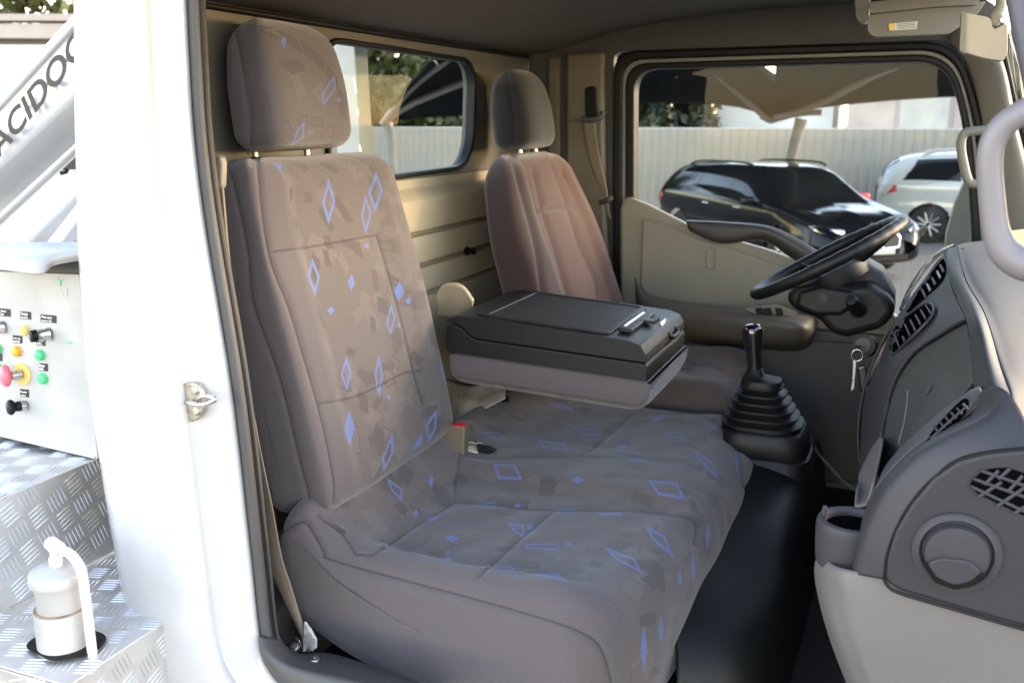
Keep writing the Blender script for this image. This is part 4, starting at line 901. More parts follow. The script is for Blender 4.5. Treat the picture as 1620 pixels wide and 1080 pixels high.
cushion('seat_cushion', 1.285, 2.41, PR, .055, 380, 560, disp_bench, M['fab'], ben, plain_bench, SC, 11)
# flat black frame under it and the black engine cover in front
box('seat_base', (-.66, 1.80, 1.10), (.54, 1.0, .10), M['blk'], ben, .01)
eng = [PY(1178, 735, 2.0), PY(1245, 738, 2.0)]
tg = thing('engine_cover', 'smooth black vinyl hump in front of the bench, between seat and gear lever', 'engine cover', loc=(-.3, 1.85, 1.02))
patch('cover', [[(-.30, 1.50, 1.03), (-.305, 1.50, 1.12), (-.32, 1.54, 1.19), (-.37, 1.60, 1.23)], [(-.20, 1.52, 1.03), (-.21, 1.55, 1.13), (-.235, 1.60, 1.20), (-.33, 1.68, 1.25)], [(-.15, 1.62, 1.03), (-.16, 1.66, 1.14), (-.185, 1.74, 1.22), (-.31, 1.80, 1.27)],
      [(-.135, 1.85, 1.03), (-.145, 1.87, 1.15), (-.175, 1.92, 1.26), (-.30, 1.95, 1.30)], [(-.13, 2.2, 1.03), (-.14, 2.2, 1.16), (-.175, 2.2, 1.29), (-.29, 2.2, 1.33)], [(-.13, 2.5, 1.03), (-.14, 2.5, 1.16), (-.17, 2.5, 1.29), (-.29, 2.5, 1.33)]], 40, 40, M['vinyl'], tg, solid=.004)

# ---- middle seat back folded flat into a table
con = thing('folded_middle_backrest', 'middle seat back folded down flat, black plastic tray with a clip over grey cloth', 'folding table', loc=(-.69, 2.03, 1.6))
_e1 = PY(1021, 573, 1.845)-PY(706, 528, 1.845); _e1[1] = 0; LC = np.linalg.norm(_e1); _e1 /= LC; _e3 = np.cross(_e1, [0, 1, 0]); _e3 = _e3 if _e3[2] > 0 else -_e3
OC = PY(706, 528, 1.845)
def cl(x, y, z): return OC+_e1*x+np.array([0, 1, 0])*y+_e3*z       # x to the front, y across, z up
WC = .355
def cprism(nm, prof, y0, y1, m_, par, **k): return prism(nm, [cl(x, y0, z) for x, z in prof], (0, y1-y0, 0), m_, par, **k)
LID = [(.0, -.012), (.0, .010), (.02, .024), (.06, .032), (LC-.03, .034), (LC-.008, .026), (LC, .008), (LC, -.012), (.17, -.012), (.10, -.013), (.075, -.022), (.05, -.036), (.0, -.04)]
lid = cprism('lid', [(0, .028), (.002, .036), (.03, .044), (.07, .046), (LC-.04, .040), (LC-.012, .033), (LC-.001, .016), (LC+.002, .001), (LC, -.001), (.07, -.001), (.055, .006), (.035, .022), (.015, .026)], 0, WC, M['blk'], con, bevel=.010, seg=5, ang=20)
# recessed writing surface with a raised rim
def onlid(x, y, z=.0): return cl(x, y, .0455-.013*(x-.05)+z)
inner = rrect([onlid(.085, .03), onlid(LC-.10, .03), onlid(LC-.10, WC-.03), onlid(.085, WC-.03)], .012, 6)
outer = rrect([onlid(.06, .018), onlid(LC-.085, .018), onlid(LC-.085, WC-.018), onlid(.06, WC-.018)], .018, 6)
ring_plate('rim', outer, inner, _e3*.0042, M['blk'], lid, .0015)
prism('writing_surface', inner, _e3*.0016, mat('fine_grain_black', (.0085, .009, .0092), .55, spec=.3, var=.06, bump=1.0, bscale=700), lid, 0)
clipm = M['blk']
c_ = onlid(LC-.062, WC*.44, .005)
clp = prism('clip', rrect([onlid(LC-.077, .055, .001), onlid(LC-.048, .055, .001), onlid(LC-.048, WC-.095, .001), onlid(LC-.077, WC-.095, .001)], .004, 4), _e3*.009, clipm, lid, .0025)
prism('clip_slot', rrect([onlid(LC-.072, .075, .0102), onlid(LC-.066, .075, .0102), onlid(LC-.066, WC-.12, .0102), onlid(LC-.072, WC-.12, .0102)], .001, 3), _e3*.0006, M['blkg'], clp, 0)
prism('clip_tongue', rrect([onlid(LC-.056, .155, .005), onlid(LC-.030, .160, .004), onlid(LC-.030, .190, .004), onlid(LC-.056, .195, .005)], .003, 4), _e3*.006, clipm, clp, .002)
prism('finger_slot', rrect([onlid(LC-.045, .20, .001), onlid(LC-.033, .20, .001), onlid(LC-.033, .255, .001), onlid(LC-.045, .255, .001)], .003, 4), _e3*.0012, M['rub'], lid, 0)
# front latch
lt = prism('latch_recess', [cl(LC-.024, y, z)+_e1*dx for y, z, dx in [(.20, .040, 0), (.27, .040, 0), (.27, -.002, .028), (.20, -.002, .028)]], _e1*.002+_e3*.001, M['blkg'], lid, .002)
tube('latch_handle', [cl(LC-.004, .205, .018), cl(LC+.006, .210, .010), cl(LC+.008, .235, .009), cl(LC+.006, .262, .010), cl(LC-.004, .268, .018)], .005, M['blk'], lid, n=20)
tray = cprism('tray', [(0, -.035), (-.002, .02), (.012, .024), (.033, .020), (.053, .004), (.07, -.0035), (LC+.0, -.0035), (LC+.004, -.010), (LC+.006, -.040), (LC+.002, -.045), (.03, -.045), (.008, -.042)], .001, WC-.001, M['blk'], con, bevel=.006, seg=4, ang=20)
cprism('parting_line', [(.02, -.0405), (LC+.008, -.0405), (LC+.008, -.044), (.02, -.044)], -.0015, WC+.0015, M['rubg'], con, bevel=.0015)
# cloth pad below (face of the seat back when raised)
hs = np.linspace(0, LC-.002, 120)
def padmesh():
    nv = 260; V = []; UV = []
    xs = np.concatenate([.03*(1-np.cos(np.linspace(0, math.pi/2, 10))), np.linspace(.03, LC-.045, 110)[1:-1], LC-.045+.047*np.sin(np.linspace(0, math.pi/2, 18))])
    for x in xs:
        e_ = 1.0
        if x < .03: e_ = .75+.25*math.sqrt(max(0, 1-((.03-x)/.03)**2))
        if x > LC-.045: e_ = .25+.75*math.sqrt(max(0, 1-((x-LC+.045)/.047)**2))
        dpt = (.066)*e_+.006; hw = WC/2-.0; rr = .03
        base = [(-hw, 0), (-hw, -dpt*.45), (-hw+.008, -dpt*.80), (-hw+.035, -dpt*.99), (-hw+.08, -dpt*1.03), (0, -dpt*1.05), (hw-.08, -dpt*1.03), (hw-.035, -dpt*.99), (hw-.008, -dpt*.80), (hw, -dpt*.45), (hw, 0)]
        b2 = even(cr(base, 200), nv); s_ = np.concatenate([[0], np.cumsum(np.linalg.norm(np.diff(b2, axis=0), axis=1))])
        for (yy, zz), ss in zip(b2, s_): V.append(cl(x+.012, WC/2+yy, zz-.044)); UV.append((x, ss))
    V = np.array(V); UV = np.array(UV); nu = len(xs)
    rel = UV[:, 1]; tot = rel.max(); pl = np.clip((1-sm(.052, .054, rel))+sm(tot-.054, tot-.052, rel), 0, 1)
    F = dress(V, UV, plain=pl, seams=[], seed=21)
    sdist = np.minimum(np.abs(rel-.053), np.abs(rel-(tot-.053)))*1000; F['seamd'] = sdist
    gridmesh('cloth_pad', V, nu, nv, UV, F, M['fab'], con, wrapv=False, caps=[list(range(nv)), list(range((nu-1)*nv, nu*nv))])
padmesh()

# ---- driver seat
ds = thing('driver_seat', 'driver seat in a plain reddish brown fabric cover with stitched panels', 'seat', 'cab seats', loc=(-.7, 2.55, 1.2))
wd = lambda s: .308*(1-.26*sm(.60, 1.05, s))-.0*s
DB = [[(812,244),(818,275),(836,340),(850,400),(858,460)], [(868,246),(890,300),(916,380),(942,440),(946,470)], [(852,334),(880,328),(906,328)], [(845,270),(858,330),(880,400),(900,470)]]
seatback('backrest', (-.812, 2.502, 1.42), math.radians(17), .62, wd, lambda s: .072-.02*s, 130, 260, M['fabd'], ds, DB, lambda L, wv: (1-sm(-.70, -.66, L[:, 0]/wv))*.85, figures=False, top=.08, e=4.5, recess=.012, bulge=.018, rs=.006)
hd_ = headrest((-1.030, 2.603, 2.020), math.radians(8), .220, .126, .062, fabric('headrest_cover', base=(.021, .0175, .0195), plain=(.010, .009, .0105), pattern=False), ds, [[(800,118),(808,160),(812,200),(812,236)]], False, 10, taper=.25, e=3.2)
for yy in (2.54, 2.66): tube('headrest_post', [(-1.02, yy, 2.0), (-1.03, yy, 2.06)], .006, M['zinc'], hd_, seg=10)
PD = [(-.86, 1.28), (-.86, 1.38), (-.80, 1.425), (-.70, 1.425), (-.55, 1.43), (-.46, 1.435), (-.40, 1.42), (-.365, 1.37), (-.37, 1.30), (-.42, 1.25), (-.6, 1.23), (-.8, 1.24)]
def disp_d(V):
    x, y, z = V.T; V = V.copy(); up = sm(1.33, 1.40, z)
    V[:, 2] = z+up*(.018*(np.exp(-((y-2.38)/.05)**2)+np.exp(-((y-2.76)/.05)**2))-.010*np.exp(-((y-2.57)/.1)**2)); return V
cushion('seat_cushion', 2.43, 2.86, PD, .055, 110, 220, disp_d, fabric('driver_cushion_fabric', base=(.085, .066, .063), plain=(.085, .066, .063), pattern=False), ds, lambda V: sm(2.40, 2.41, V[:, 1])*0+(V[:, 1] < 2.42), [[(1090,590),(1140,597),(1172,592)], [(1088,572),(1130,580),(1165,600)]], 31, figures=False)
box('seat_base', (-.6, 2.60, 1.14), (.40, .42, .22), M['blk'], ds, .02)

# ---- near seat belt
sb = thing('seat_belt', 'beige passenger seat belt running down beside the near seat to its floor anchor', 'seat belt', 'seat belts', loc=tuple(PY(488, 1025, 1.262)))
lft = [(344, 262, 1.27), (350, 320, 1.262), (360, 420, 1.252), (376, 520, 1.248), (388, 620, 1.248), (398, 720, 1.25), (410, 800, 1.25), (420, 880, 1.25), (440, 930, 1.25), (462, 975, 1.25), (477, 1010, 1.252), (480, 1030, 1.255)]
rgt = [(351, 262, 1.27), (356, 320, 1.262), (365, 420, 1.25), (381, 520, 1.245), (396, 620, 1.24), (414, 720, 1.235), (431, 800, 1.235), (446, 880, 1.24), (462, 930, 1.245), (476, 975, 1.25), (486, 1003, 1.255), (491, 1030, 1.26)]
md = [((a[0]+b_[0])/2, a[1], (a[2]+b_[2])/2-.003) for a, b_ in zip(lft, rgt)]
patch('webbing', [C(*lft), C(*md), C(*rgt)], 90, 8, M['strap'], sb, solid=.0013)
pxprism('anchor_sleeve', [(481, 984), (490, 996), (499, 1013), (499, 1026), (493, 1028), (488, 1010), (483, 1030), (479, 1031), (480, 1005)], 1.246, 1.252, mat('frayed_sleeve', (.5, .46, .42), .8, var=.35, vscale=150, bump=1, bscale=200), sb, bevel=.0008)
random.seed(3)
for k in range(16):
    x0 = 482+random.random()*12; y0 = 1000+random.random()*12
    tube('loose_thread', [PY(x0, y0, 1.2455), PY(x0+random.uniform(-3, 4), y0+9, 1.2445), PY(x0+random.uniform(-4, 6), y0+18, 1.2455)], .0005, M['paper'], sb, n=8, seg=5)
g_ = pxprism('upper_guide', [(340, 246), (348, 248), (351, 258), (350, 296), (345, 301), (340, 298)], 1.26, 1.275, M['beige'], sb, bevel=.004)
# ---- buckle
bk = thing('belt_buckle', 'beige belt buckle with a red release button standing up between seat and backrest', 'buckle', loc=tuple(PY(715, 715, 1.83)))
c_ = [PY(x, y, 1.812) for x, y in [(694, 676), (735, 677), (733, 716), (697, 706)]]
prism('housing', [PY(706, 672, 1.80), PY(735, 676, 1.80), PY(733, 722, 1.80), PY(690, 706, 1.80)], (0, .028, 0), M['beiged'], bk, .004)
tp = [PY(713, 673.5, 1.803), PY(733, 675.5, 1.803), PY(733, 675.5, 1.803)+np.array([0, .022, 0]), PY(713, 673.5, 1.803)+np.array([0, .022, 0])]
prism('release_button', tp, (.001, 0, .003), M['red'], bk, .001)
lb = thing('lap_belt_end', 'crumpled whitish belt end poking out of the slot behind the middle cushion', 'belt', loc=tuple(PY(745, 712, 1.87)))
patch('webbing', [C((735, 700, 1.84), (738, 706, 1.86), (745, 703, 1.87), (752, 705, 1.88), (757, 699, 1.89)), C((735, 716, 1.835), (742, 713, 1.845), (748, 715, 1.85), (755, 716, 1.855), (762, 712, 1.86))], 20, 6, M['paper'], lb, solid=.002)
tube('wire_loop', [PY(735, 705, 1.85), PY(745, 699, 1.86), PY(752, 702, 1.87), (PY(760, 700, 1.88)), PY(768, 706, 1.88)], .0015, M['paper'], lb, n=20, seg=6)
tag(pxprism('tongue_plate', [(753, 703), (772, 706), (785, 713), (775, 718), (756, 716)], 1.853, 1.862, M['blk'], None, bevel=.002), 'flat dark plastic tongue lying in the slot behind the middle cushion', 'belt tongue')
bag = thing('pale_sheet', 'creased pale sheet with green strands, standing in for an unidentified patch behind the bench under the folded tray', 'sheet', loc=tuple(PY(745, 640, 2.15)))  # stand-in for a pale patch of unknown nature with some green
patch('sheet', [C((700, 690, 2.06), (725, 672, 2.06), (770, 645, 2.1), (800, 630, 2.15)), C((705, 660, 2.10), (735, 650, 2.08), (765, 634, 2.14), (800, 615, 2.2)), C((705, 625, 2.15), (740, 632, 2.12), (765, 622, 2.2), (800, 600, 2.25)), C((705, 600, 2.2), (740, 610, 2.2), (765, 605, 2.25), (800, 590, 2.3))], 24, 16, M['paper'], bag, solid=.002)
for a in range(5): tube('green_strand', [PY(726+a*3, 622, 2.10), PY(727+a*4, 628-a, 2.06), PY(728+a*5, 634, 2.05)], .0012, M['leafpale'], bag, n=8, seg=5)
tag(prism('gap_shade_strip', [PY(722, 668, 2.03), PY(800, 618, 2.2), PY(800, 636, 2.2), PY(726, 690, 2.0)], (.01, 0, -.02), M['blk'], None, .003), 'black strip standing in for the shaded gap behind the middle cushion, under the folded tray', 'rail')  # dark strip added in place of the shade in this gap

# ---- gear lever
YG = 2.25
gl = thing('gear_lever', 'gear lever with a glossy black knob and a stepped rubber boot', 'gear lever', loc=tuple(PY(1210, 700, YG)))
kb = PY(1194, 590, YG); kt = PY(1190, 512, YG)
kl = np.linalg.norm(kt-kb)
lathe('knob', [(.018, 0), (.0165, .02), (.018, .05), (.0225, .085), (.0245, kl-.022), (.023, kl-.010), (.018, kl-.003), (.009, kl), (.0001, kl+.0005)], kb, kt-kb, M['blkg'], gl, 36)
def rr_sq(cx, cz, a, b_, n=56, e=3):
    tt = np.linspace(0, 2*math.pi, n, endpoint=False)
    return np.stack([cx+np.sign(np.cos(tt))*np.abs(np.cos(tt))**(2/e)*a, YG+.0+np.sign(np.sin(tt))*np.abs(np.sin(tt))**(2/e)*b_, np.full(n, cz)], -1)
def stack(nm, rings, m_, par):
    V = np.concatenate(rings); n = len(rings[0]); k = len(rings)
    Fc = [[i*n+j, i*n+(j+1) % n, (i+1)*n+(j+1) % n, (i+1)*n+j] for i in range(k-1) for j in range(n)]+[list(range(n)), list(range((k-1)*n, k*n))]
    return mesh(nm, V, Fc, m_, par)
cz0 = PY(1205, 604, YG)
stack('collar', [rr_sq(kb[0], kb[2]+.012, .017, .017, e=2), rr_sq(kb[0], kb[2]-.004, .024, .024, e=2), rr_sq(cz0[0], cz0[2]+.008, .046, .044, e=2.6), rr_sq(cz0[0], cz0[2]-.006, .048, .046, e=2.6)], M['blk'], gl)
rg = []; zt = cz0[2]-.004; zb_ = PY(1205, 672, YG)[2]; nb = 6
for k in range(nb+1):
    f_ = k/nb; cxk = cz0[0]+(PY(1207, 672, YG)[0]-cz0[0])*f_; a = .050+.046*min(1, f_*1.15); z = zt+(zb_-zt)*f_
    rg += [rr_sq(cxk, z+.001, a-.012, a*.95-.012), rr_sq(cxk, z-.001, a*1.0, a*.95), rr_sq(cxk, z-.0055, a*1.0, a*.95), rr_sq(cxk, z-.008, a-.010, a*.95-.01)]
stack('rubber_boot', rg, M['blk'], gl)
bxx = PY(1212, 672, YG)
stack('boot_base', [rr_sq(bxx[0], bxx[2]+.002, .088, .09, e=4), rr_sq(bxx[0], bxx[2]-.006, .094, .096, e=4), rr_sq(bxx[0]+.004, bxx[2]-.05, .100, .10, e=4), rr_sq(bxx[0]+.006, bxx[2]-.055, .096, .096, e=4), rr_sq(bxx[0]+.006, bxx[2]-.058, .102, .10, e=4), rr_sq(bxx[0]+.015, 1.04, .12, .12, e=5)], M['blk'], gl)

# ---- steering column
stc = thing('steering_column', 'black steering wheel seen edge on above its dark column with stalks and ignition', 'steering wheel', loc=tuple(PY(1360, 520, 2.45)))
WCt = PY(1308, 408, 2.45); dx = PY(1430, 352, 2.45)-PY(1186, 470, 2.45); dx[1] = 0; RW = np.linalg.norm(dx)/2-.013; dx /= np.linalg.norm(dx); wn = np.cross(dx, [0, 1, 0]); wn = -wn if wn[2] < 0 else wn
tt = np.linspace(0, 2*math.pi, 120, endpoint=False)
def bump_r(t_): return .0148+.0012*(np.cos(t_*34) > .2)*((np.cos(t_) > -.2))
tube('rim', [WCt+dx*RW*math.cos(a)+np.array([0, 1, 0])*RW*math.sin(a) for a in tt], bump_r(tt), M['blk'], stc, closed=True, seg=16, up=wn)
for a in (.5, math.pi-.5, -math.pi/2+.35, -math.pi/2-.35):
    d = dx*math.sin(a)*-1+np.array([0, 1, 0])*math.cos(a)
    tube('spoke', [WCt+d*RW, WCt+d*RW*.7-wn*.018, WCt+d*.05-wn*.035], [.009, .013, .018], M['blk'], stc, seg=10, flat=.5, n=10, up=wn)
lathe('hub', [(.075, -.07), (.08, -.045), (.078, -.030), (.06, -.022), (.0001, -.018)], WCt, wn, M['blk'], stc, 36)
pxprism('column_shroud', [(1240, 470), (1262, 448), (1300, 440), (1345, 452), (1378, 448), (1405, 470), (1420, 490), (1398, 520), (1340, 535), (1312, 528), (1296, 505), (1255, 492)], 2.38, 2.54, M['blk'], stc, bevel=.022, seg=5)
pxprism('column_lower_shroud', [(1262, 462), (1300, 452), (1352, 462), (1362, 480), (1330, 500), (1290, 500), (1258, 486)], 2.37, 2.40, M['blk'], stc, bevel=.012, seg=4)
pxprism('column_tilt_cover', [(1310, 440), (1330, 418), (1365, 412), (1396, 430), (1420, 478), (1360, 480)], 2.44, 2.56, M['dash'], stc, bevel=.016, seg=4)
lathe('round_plug', [(.013, 0), (.013, .002), (.001, .003)], PY(1300, 471, 2.372), (-.1, -1, 0), M['dash'], stc, 24)
lathe('stalk_switch', [(.019, -.05), (.017, -.02), (.016, .0), (.0135, .02), (.011, .024), (.001, .025)], PY(1350, 480, 2.33), (-.2, -.85, .45), M['blk'], stc, 24)
lathe('wiper_stalk', [(.006, -.06), (.008, -.01), (.010, .012), (.0095, .03), (.006, .036), (.001, .037)], PY(1366, 446, 2.52), (-.02, -.2, 1), M['dash'], stc, 20)
lathe('ignition_lock', [(.027, -.03), (.027, .0), (.021, .004), (.018, .008), (.001, .008)], PY(1366, 546, 2.38), (-.25, -1, .25), M['rubg'], stc, 28)
ky = thing('key_ring', 'bunch of keys with a dark fob hanging from the ignition lock', 'keys', loc=tuple(PY(1362, 552, 2.34)))
def kk(x, y, o=0): return PY(x, y, 2.335-o)
tube('ring', [kk(1356+9*math.cos(a), 562+9*math.sin(a)) for a in np.linspace(0, 2*math.pi, 24, endpoint=False)], .0014, M['chrome'], ky, closed=True, seg=8)
pxprism('fob', [(1357, 578), (1370, 575), (1378, 612), (1377, 619), (1364, 622), (1360, 608)], 2.335, 2.320, M['blkg'], ky, bevel=.004)
pxprism('key', [(1350, 570), (1355, 572), (1353, 592), (1352, 600), (1348, 600), (1349, 590)], 2.330, 2.327, M['chrome'], ky, bevel=.0005)
pxprism('key', [(1350, 592), (1354, 588), (1351, 614), (1346, 618)], 2.336, 2.333, M['zinc'], ky, bevel=.0005)
pxprism('ignition_key', [(1352, 546), (1362, 546), (1360, 556), (1352, 556)], 2.350, 2.340, M['rub'], ky, bevel=.002)

# ============================================================ DASHBOARD
da = thing('dashboard', 'dark grey dashboard with air vents, cup holder and pale lower panel at its near end', 'dashboard', loc=(.2, 2.0, 1.5))
# main body, one section along the cab width; face towards the seats at -X
SEC = [(-.065, 1.30), (-.090, 1.42), (-.088, 1.54), (-.062, 1.645), (-.030, 1.715), (.004, 1.765), (.030, 1.812), (.050, 1.848), (.085, 1.868), (.20, 1.885), (.45, 1.90)]
def sec(Y, dxx=0, dz=0, upto=11): return [(x+dxx, Y, z+dz) for x, z in SEC[:upto]]
patch('far_upper_body', [sec(2.2, .03, -.03, 9), sec(2.4, .03, -.09, 9), sec(2.9, .06, -.18, 9)], 60, 20, M['dash'], da, solid=.006)
A3 = [(1529, 505, 1.62), (1490, 527, 1.68), (1446, 557, 1.72), (1416, 601, 1.74), (1401, 653, 1.74), (1394, 690, 1.72), (1381, 722, 1.72)]
stk = patch('centre_stack', [C((1500, 396, 2.35), (1446, 466, 2.35), (1424, 516, 2.3), (1404, 566, 2.25), (1388, 620, 2.25), (1378, 680, 2.2), (1372, 760, 2.1)), C((1495, 405, 2.2), (1440, 478, 2.15), (1409, 527, 2.1), (1390, 580, 2.08), (1371, 625, 2.05), (1364, 676, 2.0), (1362, 752, 1.9)),
      C((1499, 430, 2.0), (1470, 472, 1.95), (1436, 520, 1.92), (1413, 565, 1.9), (1394, 610, 1.88), (1384, 660, 1.85), (1374, 730, 1.8)), C((1512, 468, 1.8), (1482, 498, 1.79), (1444, 535, 1.79), (1413, 580, 1.79), (1396, 630, 1.79), (1388, 675, 1.78), (1377, 728, 1.76)), C(*A3)], 70, 60, M['dash'], da, solid=.004)
patch('edge_band', [C((1494, 405, 2.2), (1500, 436, 1.97), (1530, 506, 1.615), (1537, 560, 1.53), (1542, 614, 1.46)), C((1500, 396, 2.22), (1512, 436, 1.90), (1545, 500, 1.60), (1560, 560, 1.50), (1572, 618, 1.42)), C((1513, 391, 2.25), (1526, 443, 1.86), (1556, 499, 1.63), (1580, 580, 1.50), (1597, 626, 1.42))], 60, 24, mat('dash_band', (.020, .020, .022), .6, bump=.4, bscale=1000), da, solid=.004)
patch('top_pad', [C((1514, 390, 2.26), (1528, 442, 1.865), (1558, 498, 1.64), (1582, 578, 1.51), (1599, 624, 1.43), (1602, 664, 1.38)), C((1517, 388, 2.27), (1532, 440, 1.88), (1564, 496, 1.655), (1590, 574, 1.52), (1607, 622, 1.44), (1612, 672, 1.38)), C((1536, 384, 2.35), (1562, 430, 1.95), (1604, 490, 1.72), (1640, 580, 1.57), (1656, 640, 1.50), (1660, 700, 1.44)), C((1590, 380, 2.5), (1640, 410, 2.25), (1700, 450, 2.05), (1760, 540, 1.85), (1780, 620, 1.75), (1790, 720, 1.65))], 60, 50, M['dashl'], da, solid=.004)
patch('far_top_pad', [C((1514, 391, 2.27), (1536, 386, 2.36), (1590, 382, 2.5), (1640, 384, 2.6)), C((1512, 390, 2.5), (1536, 384, 2.6), (1590, 380, 2.7), (1640, 380, 2.75)), C((1500, 392, 2.92), (1536, 386, 2.92), (1590, 382, 2.92), (1640, 382, 2.92))], 20, 12, M['dashl'], da, solid=.004)
# instrument hood and screen strip
patch('instrument_hood', [C((1425, 492, 2.33), (1440, 462, 2.34), (1466, 424, 2.34), (1490, 400, 2.34), (1512, 388, 2.34)), C((1424, 488, 2.42), (1438, 456, 2.42), (1462, 420, 2.42), (1488, 396, 2.42), (1512, 385, 2.42)), C((1436, 482, 2.6), (1448, 448, 2.6), (1470, 414, 2.6), (1494, 392, 2.6), (1514, 384, 2.6))], 30, 16, M['blkg'], da, solid=.004)
# vents on the face: slats
def vent(nm, outline, Y, n, slant, par=da, m_=M['dash'], dirn=(0, -1, 0), long=None):
    P_ = [PY(x, y, Yk) for (x, y), Yk in zip(outline, Y)]
    return P_
def facept(px, py):
    """point on the dashboard face for a pixel (bisect along the ray on the section curve)"""
    d = ray(px, py); best = None
    for Y in np.linspace(1.45, 2.7, 500):
        p = CAM+d*(Y/d[1]); xs = np.interp(p[2], [z for x, z in SEC[:9]], [x for x, z in SEC[:9]])
        if best is None or abs(xs-p[0]) < best[0]: best = (abs(xs-p[0]), p)
    return best[1]
vo = [(1412, 528), (1426, 508), (1462, 482), (1474, 482), (1477, 492), (1468, 508), (1430, 546), (1414, 560), (1408, 548)]
def cpatch(pts, Y): return [PY(x, y, Y) for x, y in pts]
sp = lambda x, y, off=.003: surf_pt(stk, x, y, off)
vm_ = decal('centre_vent', vo, stk, .030, M['hole'], da)
tube('vent_bezel', [sp(x, y, .033) for x, y in cr(np.array(vo, float), 60, True)], .0028, M['dash'], vm_, closed=True, seg=8)
for k in range(7):
    f_ = k/6; x0 = 1419+50*f_; y0 = 541-50*f_
    tube('vent_slat', [sp(x0-4, y0-12+4*f_, .034), sp(x0+1, y0, .036), sp(x0+4, y0+9-4*f_, .034)], .0019, M['dashl'] if k % 3 == 0 else M['dash'], vm_, seg=8, n=6)
decal('instrument_panel', [(1432, 488), (1446, 464), (1466, 438), (1484, 412), (1493, 410), (1496, 428), (1488, 446), (1470, 464), (1450, 482), (1436, 494)], stk, .028, M['hole'], da)
for k, (x, y) in enumerate([(1462, 463), (1470, 454), (1478, 444), (1486, 434), (1491, 424)]):
    tube('dash_switch', [sp(x-3, y-4, .033), sp(x+2, y+6, .033)], .0028, M['dashl'] if k % 2 == 0 else M['lilac'], da, seg=8)
# glove box lid with grooves
gp = [[(x+2, y+4, Y+.008) for x, y, Y in A3], [(1536, 545, 1.56), (1505, 575, 1.61), (1470, 615, 1.63), (1440, 660, 1.64), (1420, 700, 1.63), (1408, 738, 1.61), (1394, 766, 1.6)], [(1542, 602, 1.48), (1525, 622, 1.49), (1500, 652, 1.5), (1472, 690, 1.5), (1444, 732, 1.48), (1420, 772, 1.46), (1402, 815, 1.45)]]
glv = patch('glove_box_lid', [C(*g) for g in gp], 60, 30, M['glove'], da, solid=.004)
tube('lid_gap', C(*[(x+1, y+2, Y-.002) for x, y, Y in A3]), .0022, M['rub'], da, n=60, seg=6)
tube('glove_box_handle', C((1437, 618, 1.605), (1434, 650, 1.60), (1428, 680, 1.59), (1422, 702, 1.58)), .0025, M['dashl'], glv, n=20, seg=8)
prism('lid_emblem', rrect(C((1463, 612, 1.615), (1472, 604, 1.61), (1470, 618, 1.608), (1461, 626, 1.612)), .002, 3), (0, -.002, 0), M['dash'], glv, .0005)
# beige strip between legs space and lid
patch('knee_panel', [C((1362, 745, 1.78), (1372, 722, 1.78), (1384, 702, 1.76), (1394, 692, 1.715)), C((1356, 770, 1.6), (1368, 780, 1.58), (1382, 760, 1.58), (1396, 700, 1.6)), C((1352, 800, 1.45), (1362, 800, 1.45), (1372, 795, 1.45), (1380, 770, 1.45))], 20, 12, M['lowb'], da, solid=.004)
# near end: big rounded rim
rimI = [(1364, 905), (1372, 850), (1392, 790), (1430, 730), (1480, 680), (1530, 640), (1552, 614)]
patch('end_rim', [C((1352, 900, 1.285), (1364, 830, 1.285), (1388, 775, 1.28), (1420, 738, 1.28), (1452, 712, 1.28), (1505, 677, 1.28), (1541, 656, 1.285), (1554, 620, 1.30)),
                  C((1350, 905, 1.22), (1366, 838, 1.22), (1394, 778, 1.22), (1434, 735, 1.22), (1480, 702, 1.22), (1534, 674, 1.225), (1566, 650, 1.235), (1580, 612, 1.25)),
                  C((1358, 908, 1.19), (1372, 845, 1.188), (1402, 782, 1.186), (1448, 728, 1.186), (1500, 694, 1.19), (1560, 668, 1.2), (1608, 640, 1.22)),
                  C((1398, 914, 1.172), (1404, 870, 1.17), (1430, 810, 1.17), (1470, 760, 1.17), (1520, 728, 1.172), (1580, 712, 1.175), (1640, 708, 1.18))], 70, 50, M['dash'], da, solid=.005)
# inner trim around passenger vent (lilac grey leaf shape)
patch('passenger_vent_trim', [C((1385, 790, 1.36), (1398, 745, 1.36), (1430, 705, 1.36), (1480, 660, 1.37), (1530, 622, 1.38), (1550, 612, 1.38)), C((1380, 792, 1.33), (1396, 752, 1.325), (1436, 712, 1.32), (1486, 676, 1.32), (1532, 645, 1.33), (1553, 620, 1.34)), C((1372, 796, 1.30), (1392, 764, 1.295), (1430, 722, 1.295), (1478, 686, 1.295), (1530, 655, 1.30), (1556, 625, 1.31))], 50, 24, M['lilac'] if False else mat('vent_trim_grey', (.030, .029, .036), .55, bump=.3, bscale=1000), da, solid=.003)
pv = [(1466, 699), (1482, 676), (1504, 652), (1524, 634), (1533, 636), (1530, 650), (1516, 668), (1490, 684)]
pvm = prism('passenger_vent', cr(cpatch(pv, 1.292), 50, True), (0, .01, 0), M['hole'], da, .001)
for k in range(6):
    f_ = k/5; x0 = 1480+46*f_; y0 = 676-34*f_; tube('vent_slat', [PY(x0-3, y0-4, 1.289), PY(x0+5, y0+8-3*f_, 1.287)], .0016, M['dash'], da, seg=6)
tube('vent_slat', [PY(1472, 694, 1.288), PY(1500, 668, 1.288), PY(1530, 642, 1.288)], .0016, M['dash'], da, seg=6)
